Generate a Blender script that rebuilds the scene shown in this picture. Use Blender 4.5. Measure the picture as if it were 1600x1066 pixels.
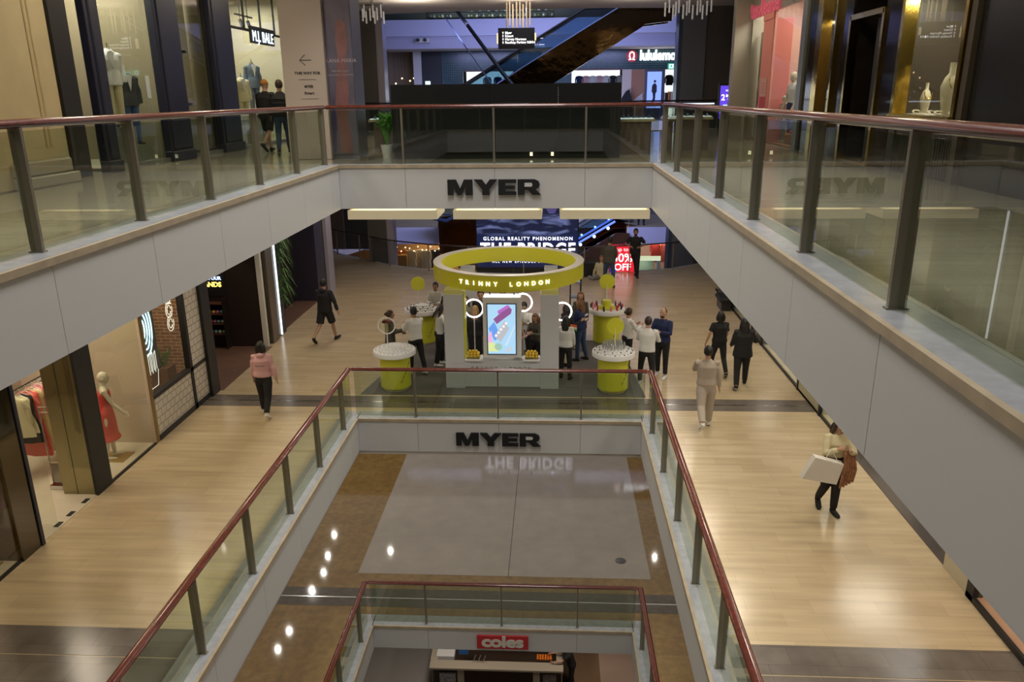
import bpy, bmesh, math, random
from math import pi, sin, cos, radians as RD
from mathutils import Vector, Matrix, Euler
random.seed(7)
SC = bpy.context.scene; COL = SC.collection
for o in list(bpy.data.objects): bpy.data.objects.remove(o)

# ---------------------------------------------------------------- camera
CAMZ = 6.8104
cd = bpy.data.cameras.new('camera'); cam = bpy.data.objects.new('camera', cd); COL.objects.link(cam)
cd.sensor_width = 36.0; cd.lens = 1221.15/1600*36.0; cd.clip_end = 300; cd.clip_start = 0.05
_f = Vector((-0.05292074, 0.95259237, -0.2996117)); _r = Vector((0.99857873, 0.05237965, -0.00984295)); _u = Vector((-0.00631724, 0.29970677, 0.95401045))
m = Matrix((( _r.x,_u.x,-_f.x,0),(_r.y,_u.y,-_f.y,0),(_r.z,_u.z,-_f.z,CAMZ),(0,0,0,1)))
cam.matrix_world = m
SC.camera = cam
# ---------------------------------------------------------------- world + exposure
w = bpy.data.worlds.new('World'); SC.world = w; w.use_nodes = True
w.node_tree.nodes['Background'].inputs[0].default_value = (0.75, 0.74, 0.74, 1)
w.node_tree.nodes['Background'].inputs[1].default_value = 0.10
SC.view_settings.view_transform = 'Standard'; SC.view_settings.look = 'None'
SC.view_settings.gamma = 1.0; SC.view_settings.exposure = 0.4; SC.view_settings.use_curve_mapping = False

def area(name, loc, size, power, col=(1, .86, .66), rot=(0, 0, 0), sy=None, spread=None):
    l = bpy.data.lights.new(name, 'AREA'); l.energy = power; l.color = col; l.size = size
    if sy: l.shape = 'RECTANGLE'; l.size_y = sy
    if spread: l.spread = RD(spread)
    o = bpy.data.objects.new(name, l); o.location = loc; o.rotation_euler = rot; COL.objects.link(o)
    return o
def spot(name, loc, power, ang=80, col=(1, .86, .62), rot=(0, 0, 0), blend=.5, r=.06):
    l = bpy.data.lights.new(name, 'SPOT'); l.energy = power; l.color = col; l.spot_size = RD(ang); l.spot_blend = blend; l.shadow_soft_size = r
    o = bpy.data.objects.new(name, l); o.location = loc; o.rotation_euler = rot; COL.objects.link(o)
    return o
WARM = (1, .80, .52); NEUT = (1, .93, .84); COOL = (.62, .70, 1)
# daylight-like lamps under the atrium roof
for y, p in ((3, 200), (9, 380), (15, 700)): area('atrium_lamp', (-1.2, y, 15.2), 3.0, p, (1, .97, .93), sy=3.0)
area('atrium_lamp', (-1, 36, 15.2), 9, 420, (.5, .58, 1), sy=7)
# downlights in the soffits above the walkways (warm)
for y in (3.5, 7.5, 11.5, 15.5, 19.5, 23.5, 27.5):
    for x in (-6.4, 4.0):
        if y < 17: area('soffit_lamp', (x, y, 4.55), .7, 42 if x > 0 else 20, (1, .89, .72) if x > 0 else (1, .84, .60), sy=.7)
for y in (19.0, 23.0, 27.0):
    for x in (-6.2, -1.2, 4.0):
        area('soffit_lamp', (x, y, 4.55), .8, 32, (1, .88, .76), sy=.8)
for y in (4, 9, 14, 19, 24):
    for x in (-6.6, 4.2):
        area('soffit_lamp', (x, y, 9.95), .6, 48 if x < 0 else 30, (1, .86, .64), sy=.6)
for x in (-5, -1.2, 3): area('soffit_fill', (x, 29.5, 9.2), 1.0, 30, (1, .86, .72), rot=(pi, 0, 0), sy=1.0)  # added unseen fill lamps facing up, to brighten the soffit edge
for y in (22, 28): area('soffit_lamp', (-1.2, y, 9.95), 1.0, 22, (.9, .88, 1), sy=1)
# low level: wide soft lamps, plus the small bright downlights that mirror in the polished floor
for y in (4, 9.5, 14):
    for x in (-6.4, 3.8): area('soffit_lamp', (x, y, -.9), 3, 30, (1, .86, .66), sy=3)
area('low_floor_fill', (-1.2, 23.6, -.9), 18, 220, (1, .92, .82), sy=13.5)  # added unseen luminous sheet, lays an even veil of light on the floor
for x, y in ((-6.22, 26.0), (3.87, 25.96), (-8.71, 27.1), (-8.55, 25.6), (-8.4, 24.5), (-8.5, 23.4), (-8.6, 21.2), (-8.67, 20.3)): spot('low_downlight', (x, y, -.9), 30, 172, (1, .93, .8), r=.06, blend=.1)
for x in (-3, 1): area('soffit_lamp', (x, 19, -6.4), .8, 40, (1, .86, .72), sy=.8)

# ---------------------------------------------------------------- materials
MATS = {}
def mat(name, col, rough=.5, metal=0, emit=None, es=1.0, spec=.5, coat=0, noise=0, nscale=6, alpha=None, bump=0):
    if name in MATS: return MATS[name]
    m = bpy.data.materials.new(name); m.use_nodes = True; nt = m.node_tree; b = nt.nodes['Principled BSDF']
    b.inputs['Base Color'].default_value = (*col, 1); b.inputs['Roughness'].default_value = rough
    b.inputs['Metallic'].default_value = metal; b.inputs['Specular IOR Level'].default_value = spec
    b.inputs['Coat Weight'].default_value = coat
    if emit: b.inputs['Emission Color'].default_value = (*emit, 1); b.inputs['Emission Strength'].default_value = es
    if noise or bump:
        tc = nt.nodes.new('ShaderNodeTexCoord'); n = nt.nodes.new('ShaderNodeTexNoise'); n.inputs['Scale'].default_value = nscale; n.inputs['Detail'].default_value = 5
        nt.links.new(tc.outputs['Object'], n.inputs['Vector'])
        if noise:
            r = nt.nodes.new('ShaderNodeMapRange'); r.inputs['To Min'].default_value = 1-noise; r.inputs['To Max'].default_value = 1+noise
            r.inputs['From Min'].default_value = .3; r.inputs['From Max'].default_value = .7
            nt.links.new(n.outputs['Fac'], r.inputs['Value'])
            v = nt.nodes.new('ShaderNodeVectorMath'); v.operation = 'SCALE'; v.inputs[0].default_value = col
            nt.links.new(r.outputs['Result'], v.inputs['Scale']); nt.links.new(v.outputs['Vector'], b.inputs['Base Color'])
        if bump:
            bp = nt.nodes.new('ShaderNodeBump'); bp.inputs['Strength'].default_value = bump; bp.inputs['Distance'].default_value = .02
            nt.links.new(n.outputs['Fac'], bp.inputs['Height']); nt.links.new(bp.outputs['Normal'], b.inputs['Normal'])
    MATS[name] = m; return m
def glass(name, tint, refl=1.0, rough=0.0, op=0.0, base=0.0):
    if name in MATS: return MATS[name]
    m = bpy.data.materials.new(name); m.use_nodes = True; nt = m.node_tree; nt.nodes.remove(nt.nodes['Principled BSDF'])
    out = nt.nodes['Material Output']; t = nt.nodes.new('ShaderNodeBsdfTransparent'); t.inputs[0].default_value = (*tint, 1)
    g = nt.nodes.new('ShaderNodeBsdfGlossy'); g.inputs['Roughness'].default_value = rough; g.inputs[0].default_value = (refl, refl, refl, 1)
    fr = nt.nodes.new('ShaderNodeFresnel'); fr.inputs[0].default_value = 1.5
    ge = nt.nodes.new('ShaderNodeNewGeometry'); iv = nt.nodes.new('ShaderNodeMath'); iv.operation = 'SUBTRACT'; iv.inputs[0].default_value = 1; nt.links.new(ge.outputs['Backfacing'], iv.inputs[1])
    a0 = nt.nodes.new('ShaderNodeMath'); a0.operation = 'ADD'; a0.inputs[1].default_value = base; nt.links.new(fr.outputs[0], a0.inputs[0])
    a = nt.nodes.new('ShaderNodeMath'); a.operation = 'MULTIPLY'; nt.links.new(a0.outputs[0], a.inputs[0]); nt.links.new(iv.outputs[0], a.inputs[1])   # reflect once per pane, on the face met first
    mx = nt.nodes.new('ShaderNodeMixShader'); nt.links.new(a.outputs[0], mx.inputs[0]); nt.links.new(t.outputs[0], mx.inputs[1]); nt.links.new(g.outputs[0], mx.inputs[2])
    nt.links.new(mx.outputs[0], out.inputs['Surface']); MATS[name] = m; return m
def tiles(name, c1, c2, mortar, bw, rh, rough=.25, ms=.004, streak=(1.2, 9), amt=.16, spec=.5, vert=None, offset=.5):
    """stone or wall tiles laid in courses; vert = 'yz' or 'xz' for walls"""
    if name in MATS: return MATS[name]
    m = bpy.data.materials.new(name); m.use_nodes = True; nt = m.node_tree; b = nt.nodes['Principled BSDF']; L = nt.links.new
    geo = nt.nodes.new('ShaderNodeNewGeometry'); vec = geo.outputs['Position']
    if vert:
        s = nt.nodes.new('ShaderNodeSeparateXYZ'); c = nt.nodes.new('ShaderNodeCombineXYZ'); L(vec, s.inputs[0])
        L(s.outputs['Y' if vert == 'yz' else 'X'], c.inputs[0]); L(s.outputs['Z'], c.inputs[1]); vec = c.outputs[0]
    br = nt.nodes.new('ShaderNodeTexBrick'); br.inputs['Color1'].default_value = (*c1, 1); br.inputs['Color2'].default_value = (*c2, 1)
    br.inputs['Mortar'].default_value = (*mortar, 1); br.inputs['Scale'].default_value = 1; br.inputs['Mortar Size'].default_value = ms
    br.inputs['Brick Width'].default_value = bw; br.inputs['Row Height'].default_value = rh; br.offset = offset; L(vec, br.inputs['Vector'])
    mp = nt.nodes.new('ShaderNodeMapping'); mp.inputs['Scale'].default_value = (streak[0], streak[1], 1); L(vec, mp.inputs[0])
    n = nt.nodes.new('ShaderNodeTexNoise'); n.inputs['Scale'].default_value = 1.0; n.inputs['Detail'].default_value = 6; L(mp.outputs[0], n.inputs['Vector'])
    r = nt.nodes.new('ShaderNodeMapRange'); r.inputs['From Min'].default_value = .25; r.inputs['From Max'].default_value = .75; r.inputs['To Min'].default_value = 1-amt; r.inputs['To Max'].default_value = 1+amt
    L(n.outputs['Fac'], r.inputs['Value']); v = nt.nodes.new('ShaderNodeVectorMath'); v.operation = 'SCALE'; L(br.outputs['Color'], v.inputs[0]); L(r.outputs['Result'], v.inputs['Scale'])
    L(v.outputs['Vector'], b.inputs['Base Color']); b.inputs['Roughness'].default_value = rough; b.inputs['Specular IOR Level'].default_value = spec
    MATS[name] = m; return m

FLOOR = tiles('beige_stone', (.55, .44, .285), (.50, .395, .25), (.40, .31, .19), .9, .3, .2, .002, (.7, 8), .14)
FLOORU = tiles('pale_stone', (.40, .36, .29), (.35, .31, .25), (.25, .21, .16), .9, .3, .12, .002, (.7, 8), .10)
BAND = tiles('grey_stone_band', (.17, .145, .125), (.135, .115, .10), (.09, .08, .07), .6, .33, .2, .003, (3, 3), .2)
BROWN = tiles('brown_polished_stone', (.27, .175, .065), (.24, .15, .055), (.15, .10, .05), 1.2, .6, .06, .002, (6, 6), .22)
GREYLOW = tiles('grey_polished_stone', (.40, .365, .32), (.385, .35, .305), (.30, .27, .24), 1.3, 1.3, .06, .0015, (2, 2), .08)
WHITE = mat('white_panel', (.60, .60, .60), .45)
SOFFIT = mat('white_soffit', (.55, .50, .46), .7)
SEAM = mat('panel_joint', (.10, .10, .10), .8)
KERB = mat('kerb_marble', (.34, .35, .38), .25, noise=.12, nscale=9)
KERBE = mat('kerb_beige_edge', (.42, .34, .24), .4, noise=.15, nscale=5)
STEEL = mat('bronze_post', (.30, .27, .22), .38, .75)
WOOD = mat('red_wood_rail', (.105, .017, .008), .24, noise=.25, nscale=14, coat=.4)
DARKRAIL = mat('dark_rail', (.03, .02, .02), .3)
GLASS = glass('balustrade_glass', (.80, .845, .77), .95, base=.045)
SHOPGLASS = glass('shop_glass', (.93, .95, .92), .9, base=.02)
BLACK = mat('black_matt', (.012, .012, .013), .5)
DARK = mat('dark_panel', (.022, .022, .025), .35)
NAVY = mat('navy_panel', (.018, .020, .042), .4)
CREAM = mat('cream_plaster', (.60, .50, .30), .6, noise=.06, nscale=2)
BEIGE = mat('beige_wall', (.50, .41, .30), .5)
GOLD = mat('polished_brass', (.80, .56, .14), .14, 1, bump=.25, nscale=3)
OLIVE = mat('bronze_mirror', (.30, .27, .16), .08, .95)
PWHITE = mat('white_paint', (.72, .72, .72), .4)
CHROME = mat('chrome', (.6, .6, .6), .15, 1)
LIMEY = mat('yellow_laminate', (.66, .66, .05), .35)

# ---------------------------------------------------------------- mesh helpers
WL = {}                                     # world base location of every object built (unrotated trees)
def setp(o, label=None, cat=None, group=None, kind=None):
    if label: o['label'] = label
    if cat: o['category'] = cat
    if group: o['group'] = group
    if kind: o['kind'] = kind
    return o
def thing(name, label, cat, loc=(0, 0, 0), rotz=0, group=None):
    o = bpy.data.objects.new(name, None); COL.objects.link(o); o.location = loc; o.rotation_euler = (0, 0, rotz); o.empty_display_size = .1
    WL[o.name] = Vector(loc); return setp(o, label, cat, group)
class MB:
    def __init__(s): s.v = []; s.f = []; s.mi = []; s.cur = 0
    def add(s, vs, fs):
        n = len(s.v); s.v += [tuple(p) for p in vs]; s.f += [[i+n for i in f] for f in fs]; s.mi += [s.cur]*len(fs); return s
    def box(s, x0, x1, y0, y1, z0, z1):
        return s.add([(x0,y0,z0),(x1,y0,z0),(x1,y1,z0),(x0,y1,z0),(x0,y0,z1),(x1,y0,z1),(x1,y1,z1),(x0,y1,z1)],
                     [(0,3,2,1),(4,5,6,7),(0,1,5,4),(1,2,6,5),(2,3,7,6),(3,0,4,7)])
    def cbox(s, c, d): return s.box(c[0]-d[0]/2, c[0]+d[0]/2, c[1]-d[1]/2, c[1]+d[1]/2, c[2]-d[2]/2, c[2]+d[2]/2)
    def prism(s, poly, z0, z1, axis='z'):
        n = len(poly)
        def P(a, b, c): return {'z': (a, b, c), 'y': (a, c, b), 'x': (c, a, b)}[axis]
        vs = [P(a, b, z0) for a, b in poly] + [P(a, b, z1) for a, b in poly]
        fs = [tuple(range(n))[::-1], tuple(range(n, 2*n))] + [(i, (i+1) % n, n+(i+1) % n, n+i) for i in range(n)]
        return s.add(vs, fs)
    def lathe(s, prof, c=(0, 0, 0), n=24, ax='z'):
        vs = []; fs = []
        for r, z in prof:
            for k in range(n):
                a = 2*pi*k/n
                vs.append((c[0]+r*cos(a), c[1]+r*sin(a), c[2]+z) if ax == 'z' else (c[0]+r*cos(a), c[1]+z, c[2]+r*sin(a)) if ax == 'y' else (c[0]+z, c[1]+r*cos(a), c[2]+r*sin(a)))
        for j in range(len(prof)-1):
            for k in range(n): fs.append((j*n+k, j*n+(k+1) % n, (j+1)*n+(k+1) % n, (j+1)*n+k))
        fs.append(tuple(range(n))[::-1]); fs.append(tuple(range((len(prof)-1)*n, len(prof)*n)))
        return s.add(vs, fs)
    def tube(s, pts, rad, n=8, up=None, closed=False, flat=1.0):
        pts = [Vector(p) for p in pts]; m = len(pts); vs = []; fs = []
        rs = rad if isinstance(rad, (list, tuple)) else [rad]*m
        for i, p in enumerate(pts):
            if closed: t = pts[(i+1) % m]-pts[i-1]
            else: t = pts[min(i+1, m-1)]-pts[max(i-1, 0)]
            t.normalize(); u0 = Vector(up) if up else (Vector((0, 0, 1)) if abs(t.z) < .95 else Vector((0, 1, 0)))
            a = t.cross(u0).normalized(); b = a.cross(t).normalized()
            ra, rb = rs[i] if isinstance(rs[i], (list, tuple)) else (rs[i], rs[i]*flat)
            for k in range(n): an = 2*pi*k/n; vs.append(p+a*(ra*cos(an))+b*(rb*sin(an)))
        for j in range(m-1 if not closed else m):
            for k in range(n): q = (j+1) % m; fs.append((j*n+k, j*n+(k+1) % n, q*n+(k+1) % n, q*n+k))
        if not closed: fs += [tuple(range(n))[::-1], tuple(range((m-1)*n, m*n))]
        return s.add(vs, fs)
    def ball(s, c, r, n=10, m=7):
        r = r if isinstance(r, (list, tuple)) else (r, r, r); vs = [(c[0], c[1], c[2]-r[2])]; fs = []
        for j in range(1, m):
            t = pi*j/m
            for k in range(n): a = 2*pi*k/n; vs.append((c[0]+r[0]*sin(t)*cos(a), c[1]+r[1]*sin(t)*sin(a), c[2]-r[2]*cos(t)))
        vs.append((c[0], c[1], c[2]+r[2])); e = len(vs)-1
        for k in range(n):
            fs.append((0, 1+(k+1) % n, 1+k)); fs.append((e, e-n+k, e-n+(k+1) % n))
        for j in range(m-2):
            for k in range(n): fs.append((1+j*n+k, 1+j*n+(k+1) % n, 1+(j+1)*n+(k+1) % n, 1+(j+1)*n+k))
        return s.add(vs, fs)
    def build(s, name, mt, parent=None, label=None, cat=None, group=None, kind=None, smooth=False, bevel=0, local=False, origin=None):
        xs = list(zip(*s.v))
        if local: W = Vector((0, 0, 0))
        elif parent is not None and parent.type == 'EMPTY': W = WL[parent.name]
        elif origin: W = Vector(origin)
        else: W = Vector(((min(xs[0])+max(xs[0]))/2, (min(xs[1])+max(xs[1]))/2, min(xs[2])))
        me = bpy.data.meshes.new(name); me.from_pydata([Vector(p)-W for p in s.v], [], s.f)
        mts = mt if isinstance(mt, (list, tuple)) else [mt]
        for k in mts: me.materials.append(k)
        if len(mts) > 1: me.polygons.foreach_set('material_index', s.mi)
        me.update()
        bm = bmesh.new(); bm.from_mesh(me); bmesh.ops.recalc_face_normals(bm, faces=bm.faces)
        if bevel: bmesh.ops.bevel(bm, geom=bm.edges[:], offset=bevel, segments=1, affect='EDGES', clamp_overlap=True)
        bm.to_mesh(me); bm.free()
        if smooth: me.polygons.foreach_set('use_smooth', [True]*len(me.polygons)); me.set_sharp_from_angle(angle=RD(40))
        o = bpy.data.objects.new(name, me); COL.objects.link(o)
        if local: o.parent = parent; WL[o.name] = Vector((0, 0, 0))
        elif parent is None: o.location = W; WL[o.name] = W
        else:
            o.parent = parent
            if parent.type == 'EMPTY': o.location = (0, 0, 0); WL[o.name] = WL[parent.name]
            else: o.location = W-WL[parent.name]; WL[o.name] = W
        return setp(o, label, cat, group, kind)
def dg(): return bpy.context.evaluated_depsgraph_get()
def text_part(body, size, mt, origin, right=(1, 0, 0), up=(0, 0, 1), parent=None, name='lettering', ext=.01, align='CENTER', sx=1.0, bold=0.0, space=1.0, local=False):
    """real lettering as a mesh; origin = world point of the baseline anchor"""
    c = bpy.data.curves.new('t', 'FONT'); c.body = body; c.size = size; c.extrude = ext; c.align_x = align; c.offset = bold; c.space_character = space; c.resolution_u = 3
    t = bpy.data.objects.new('t', c); COL.objects.link(t); me = bpy.data.meshes.new_from_object(t.evaluated_get(dg())); bpy.data.objects.remove(t); bpy.data.curves.remove(c)
    r = Vector(right).normalized(); u = Vector(up).normalized(); n = r.cross(u)
    W = Vector((0, 0, 0)) if local else WL[parent.name] if parent else Vector(origin)
    for v in me.vertices: p = v.co.copy(); v.co = Vector(origin)+r*p.x*sx+u*p.y+n*p.z-W
    me.materials.clear(); me.materials.append(mt); me.name = name
    o = bpy.data.objects.new(name, me); COL.objects.link(o); o.parent = parent; o.location = W if parent is None else (0, 0, 0); WL[o.name] = W; return o
def slab(name, outer, holes, z0, z1, mt, kind='structure'):
    c = bpy.data.curves.new('c', 'CURVE'); c.dimensions = '2D'; c.fill_mode = 'BOTH'; c.extrude = (z1-z0)/2
    for poly in [outer]+holes:
        sp = c.splines.new('POLY'); sp.points.add(len(poly)-1); sp.use_cyclic_u = True
        for i, (x, y) in enumerate(poly): sp.points[i].co = (x, y, 0, 1)
    t = bpy.data.objects.new('t', c); COL.objects.link(t); me = bpy.data.meshes.new_from_object(t.evaluated_get(dg())); bpy.data.objects.remove(t); bpy.data.curves.remove(c)
    for v in me.vertices: v.co.z += (z1-z0)/2
    me.materials.clear(); me.materials.append(mt); me.name = name
    o = bpy.data.objects.new(name, me); COL.objects.link(o); o.location = (0, 0, z0); return setp(o, kind=kind)
def panel_strip(mb, p0, p1, z0, z1, seams, th=.03, side=1):
    """white cladding panels along p0->p1 with open joints at the given distances"""
    p0 = Vector((*p0, 0)); p1 = Vector((*p1, 0)); L = (p1-p0).length; d = (p1-p0)/L; n = Vector((-d.y, d.x, 0))*side
    ss = [0]+[s for s in seams if 0 < s < L]+[L]
    for a, b in zip(ss[:-1], ss[1:]):
        a += .004; b -= .004; q = [p0+d*a, p0+d*b, p0+d*b+n*th, p0+d*a+n*th]
        mb.prism([(v.x, v.y) for v in q], z0, z1)

# ---------------------------------------------------------------- plan
XL, XR, YF, YN = -4.302, 1.923, 15.70, -.35
ZS = {'upper': 5.463, 'middle': 0.0, 'low': -5.39}
VOID = [(XL-.03, YN-.03), (XR+.03, YN-.03), (XR+.03, YF+.03), (XL-.03, YF+.03)]
CIRC = [(-10.6, 38), (-10.6, 36), (-9.8, 34.7), (-8.5, 33.6), (-6.9, 32.2), (-5.1, 31.25), (-3.4, 30.75), (-1.2, 30.5), (1.2, 30.6), (3.0, 30.95), (4.8, 31.6), (6.5, 32.9), (7.8, 35), (8.2, 37), (8.1, 39), (7.4, 41)]
def circ(yf): return CIRC+[(7.0, yf-.6), (6.3, yf), (-8.5, yf), (-9.6, yf-1)]
NOTCH = CIRC+[(7.0, 41.4), (6.3, 42), (3.95, 42), (3.95, 46.9), (-6.27, 46.9), (-6.27, 42), (-8.5, 42), (-9.6, 41)]
OUT = [(-16, -7), (14, -7), (14, 62), (-16, 62)]
slab('floor', OUT, [VOID, NOTCH], -.05, 0, FLOOR)
slab('ceiling', OUT, [VOID, NOTCH], -.80, -.055, SOFFIT)
slab('floor', OUT, [VOID, circ(44)], 5.413, 5.463, FLOORU)
slab('ceiling', OUT, [VOID, circ(44)], 4.66, 5.41, SOFFIT)
slab('floor', OUT, [VOID], -5.44, -5.39, BROWN)
slab('ceiling', OUT, [VOID], -5.95, -5.445, SOFFIT)
slab('floor', OUT, [], -10.83, -10.78, mat('pale_low_floor', (.42, .40, .38), .3))
slab('ceiling', OUT, [[(XL-.03, YN), (XR+.03, YN), (XR+.03, 15.7), (XL-.03, 15.7)], [(-10.5, 35.4), (-7.2, 34.4), (-4.5, 33.75), (-1.5, 33.4), (1.8, 33.4), (4.8, 33.7), (7.8, 34.4), (9.5, 36), (9.5, 47), (-10.5, 47)]], 10.06, 10.9, SOFFIT)
slab('ceiling', OUT, [], 16.2, 16.5, mat('dark_roof', (.06, .06, .07), .8))
for nm, b in (('wall_back', (-16, 14, -7.2, -7)), ('wall_far', (-16, 14, 62, 62.2)), ('wall_left', (-16.2, -16, -7, 62)), ('wall_right', (14, 14.2, -7, 62))):
    MB().box(*b, -10.8, 16.2).build(nm, mat('far_wall', (.10, .10, .10), .8), kind='structure')
# fascia panels, kerbs
for lv, zf in ZS.items():
    kz = zf+.06; fb = kz-{'upper': .867, 'middle': .777, 'low': .63}[lv]
    off = 6.38-YN if lv == 'upper' else 6.35-YN
    sl = [off+1.75*k for k in range(-4, 6)]
    mb = MB(); panel_strip(mb, (XL, YN), (XL, YF), fb, kz-.06, sl, side=1)
    mb.build('trim_left', WHITE, kind='structure')
    mb = MB(); panel_strip(mb, (XR, YN), (XR, YF), fb, kz-.06, [4.51-YN+1.75*k for k in range(-2, 8)], side=-1)
    mb.build('trim_right', WHITE, kind='structure')
    mb = MB(); panel_strip(mb, (XL, YF), (XR, YF), fb, kz-.06, [-2.97-XL, -1.18-XL, .6-XL], side=1)
    mb.build('trim_far', WHITE, kind='structure')
    mb = MB(); panel_strip(mb, (XL, YN), (XR, YN), fb, kz-.06, [2.1, 4.2], side=-1)
    mb.build('trim_near', WHITE, kind='structure')
    kw = .42
    for nm, (x0, x1, y0, y1) in (('left', (XL-kw, XL-.02, YN-kw, YF+kw)), ('right', (XR+.02, XR+kw, YN-kw, YF+kw)), ('far', (XL, XR, YF+.02, YF+kw)), ('near', (XL, XR, YN-kw, YN-.02))):
        MB().box(x0, x1, y0, y1, zf, kz).build('trim_kerb_'+nm, KERB, kind='structure')
    e = .022
    for nm, b in (('left', (XL-e, XL+e-.0, YN, YF)), ('right', (XR-e, XR+e, YN, YF)), ('far', (XL, XR, YF-e, YF+e)), ('near', (XL, XR, YN-e, YN+e))):
        MB().box(*b, kz-.062, kz+.004).build('trim_edge_'+nm, KERBE, kind='structure')

# ---------------------------------------------------------------- balustrades
def rail_profile_tube(mb, pts, w=.062, h=.04): mb.tube(pts, [(w, h)]*len(pts), 12, up=(0, 0, 1))
def balustrade(lv, side, label, posts, p0, p1, kz, railz, wood=WOOD, group=None):
    along_y = side in ('left', 'right')
    t = thing('balustrade', label, 'railing', ((p0[0]+p1[0])/2, (p0[1]+p1[1])/2, kz))
    mb = MB(); rail_profile_tube(mb, [(p0[0], p0[1], railz), (p1[0], p1[1], railz)]); mb.build('handrail', wood, t, smooth=True)
    for q in posts:
        m_ = MB()
        if along_y: m_.box(p0[0]-.055, p0[0]+.055, q-.018, q+.018, kz, railz-.03); m_.box(p0[0]-.07, p0[0]+.07, q-.03, q+.03, kz-.0, kz+.012)
        else: m_.box(q-.018, q+.018, p0[1]-.055, p0[1]+.055, kz, railz-.03); m_.box(q-.03, q+.03, p0[1]-.07, p0[1]+.07, kz, kz+.012)
        m_.build('post', STEEL, t)
    ends = sorted([(p0[1] if along_y else p0[0]), (p1[1] if along_y else p1[0])])
    ps = sorted([ends[0]]+[q for q in posts if ends[0]+.05 < q < ends[1]-.05]+[ends[1]])
    for a, b in zip(ps[:-1], ps[1:]):
        m_ = MB(); g = .03; a += g; b -= g
        if along_y: m_.box(p0[0]-.006, p0[0]+.006, a, b, kz+.015, railz-.06)
        else: m_.box(a, b, p0[1]-.006, p0[1]+.006, kz+.015, railz-.06)
        m_.build('glass_pane', GLASS, t)
    return t
RS = .2
lab = {'upper': 'upper level', 'middle': 'middle level', 'low': 'lowest visible level'}
for lv, zf in ZS.items():
    kz = zf+.06; rz = kz+1.10
    rs = .20 if lv == 'upper' else .15
    xl, xr, yf, yn = XL-rs, XR+rs, YF+rs, YN-rs
    if lv == 'upper': xl = XL-.28
    py = [1.15+1.83*k for k in range(8)]+[15.72] if lv == 'upper' else [15.1-1.75*k for k in range(9)]
    balustrade(lv, 'left', 'glass balustrade with red wood handrail along left edge of the %s' % lab[lv], py, (xl, yn), (xl, yf), kz, rz)
    balustrade(lv, 'right', 'glass balustrade with red wood handrail along right edge of the %s' % lab[lv], py, (xr, yn), (xr, yf), kz, rz)
    balustrade(lv, 'far', 'glass balustrade with red wood handrail across the far edge of %s' % lab[lv], [-3.02, -1.2, .61], (xl+.07, yf), (xr-.07, yf), kz, rz)
    balustrade(lv, 'near', 'glass balustrade across the near bridge of the %s below the viewer' % lab[lv], [-3.0, -1.2, .6], (xl+.07, yn), (xr-.07, yn), kz, rz)

# ================================================================ MIDDLE LEVEL: stone bands, left shopfronts
def strip(name, b, mt, z=0.0): return MB().box(b[0], b[1], b[2], b[3], z, z+.004).build(name, mt, kind='structure')
strip('trim_floor_band', (-8.2, 5.85, 16.50, 16.83), BAND); strip('trim_floor_band', (-8.2, 5.85, 16.87, 17.20), BAND)
strip('trim_floor_joint', (-8.2, 5.85, 16.835, 16.865), CHROME)
for x0, x1 in ((-8.2, XL-.45), (XR+.45, 5.85)):
    strip('trim_floor_band', (x0, x1, 7.55, 8.05), BAND); strip('trim_floor_band', (x0, x1, 8.07, 8.62), BAND)
# low level: pale rectangle, joint line
strip('trim_floor_inlay', (-5.2, 2.6, 17.92, 29), GREYLOW, -5.39)
strip('trim_floor_joint', (-1.17, -1.155, 17.92, 29), SEAM, -5.386)
strip('trim_floor_band', (-9, 7, 16.5, 17.25), mat('low_band', (.10, .085, .07), .08, noise=.2, nscale=6), -5.39)
strip('trim_floor_joint', (-9, 7, 16.84, 16.875), CHROME, -5.386)
MB().lathe([(.15, 0), (.15, .006), (.11, .008), (.10, .004)], (1.88, 18.75, -5.386), 24).build('floor_cover', mat('floor_cover_steel', (.12, .12, .13), .35, .8), label='round dark metal floor cover set in the pale polished floor one level down', cat='floor cover', smooth=True)

TILEW = tiles('white_wall_tile', (.55, .51, .44), (.52, .48, .41), (.20, .17, .14), .2, .16, .15, .008, (1, 1), .04, vert='yz')
BRICKW = tiles('brick_wall', (.30, .13, .06), (.20, .085, .045), (.48, .38, .25), .24, .085, .8, .010, (6, 6), .25, vert='yz')
BRICKX = tiles('brick_wall_end', (.30, .13, .06), (.20, .085, .045), (.48, .38, .25), .24, .085, .8, .010, (6, 6), .25, vert='xz')
SHOPFL = tiles('cream_shop_floor', (.62, .55, .42), (.60, .53, .41), (.45, .38, .28), .6, .6, .2, .002, (3, 3), .05)
DKBROWN = mat('dark_brown_wall', (.020, .013, .011), .45)
BRFLOOR = mat('brown_shop_floor', (.16, .09, .065), .4, noise=.1, nscale=4)
X = -8.2
def S(name, b, mt, **k): return MB().box(*b).build(name, mt, kind='structure', **k)
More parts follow.
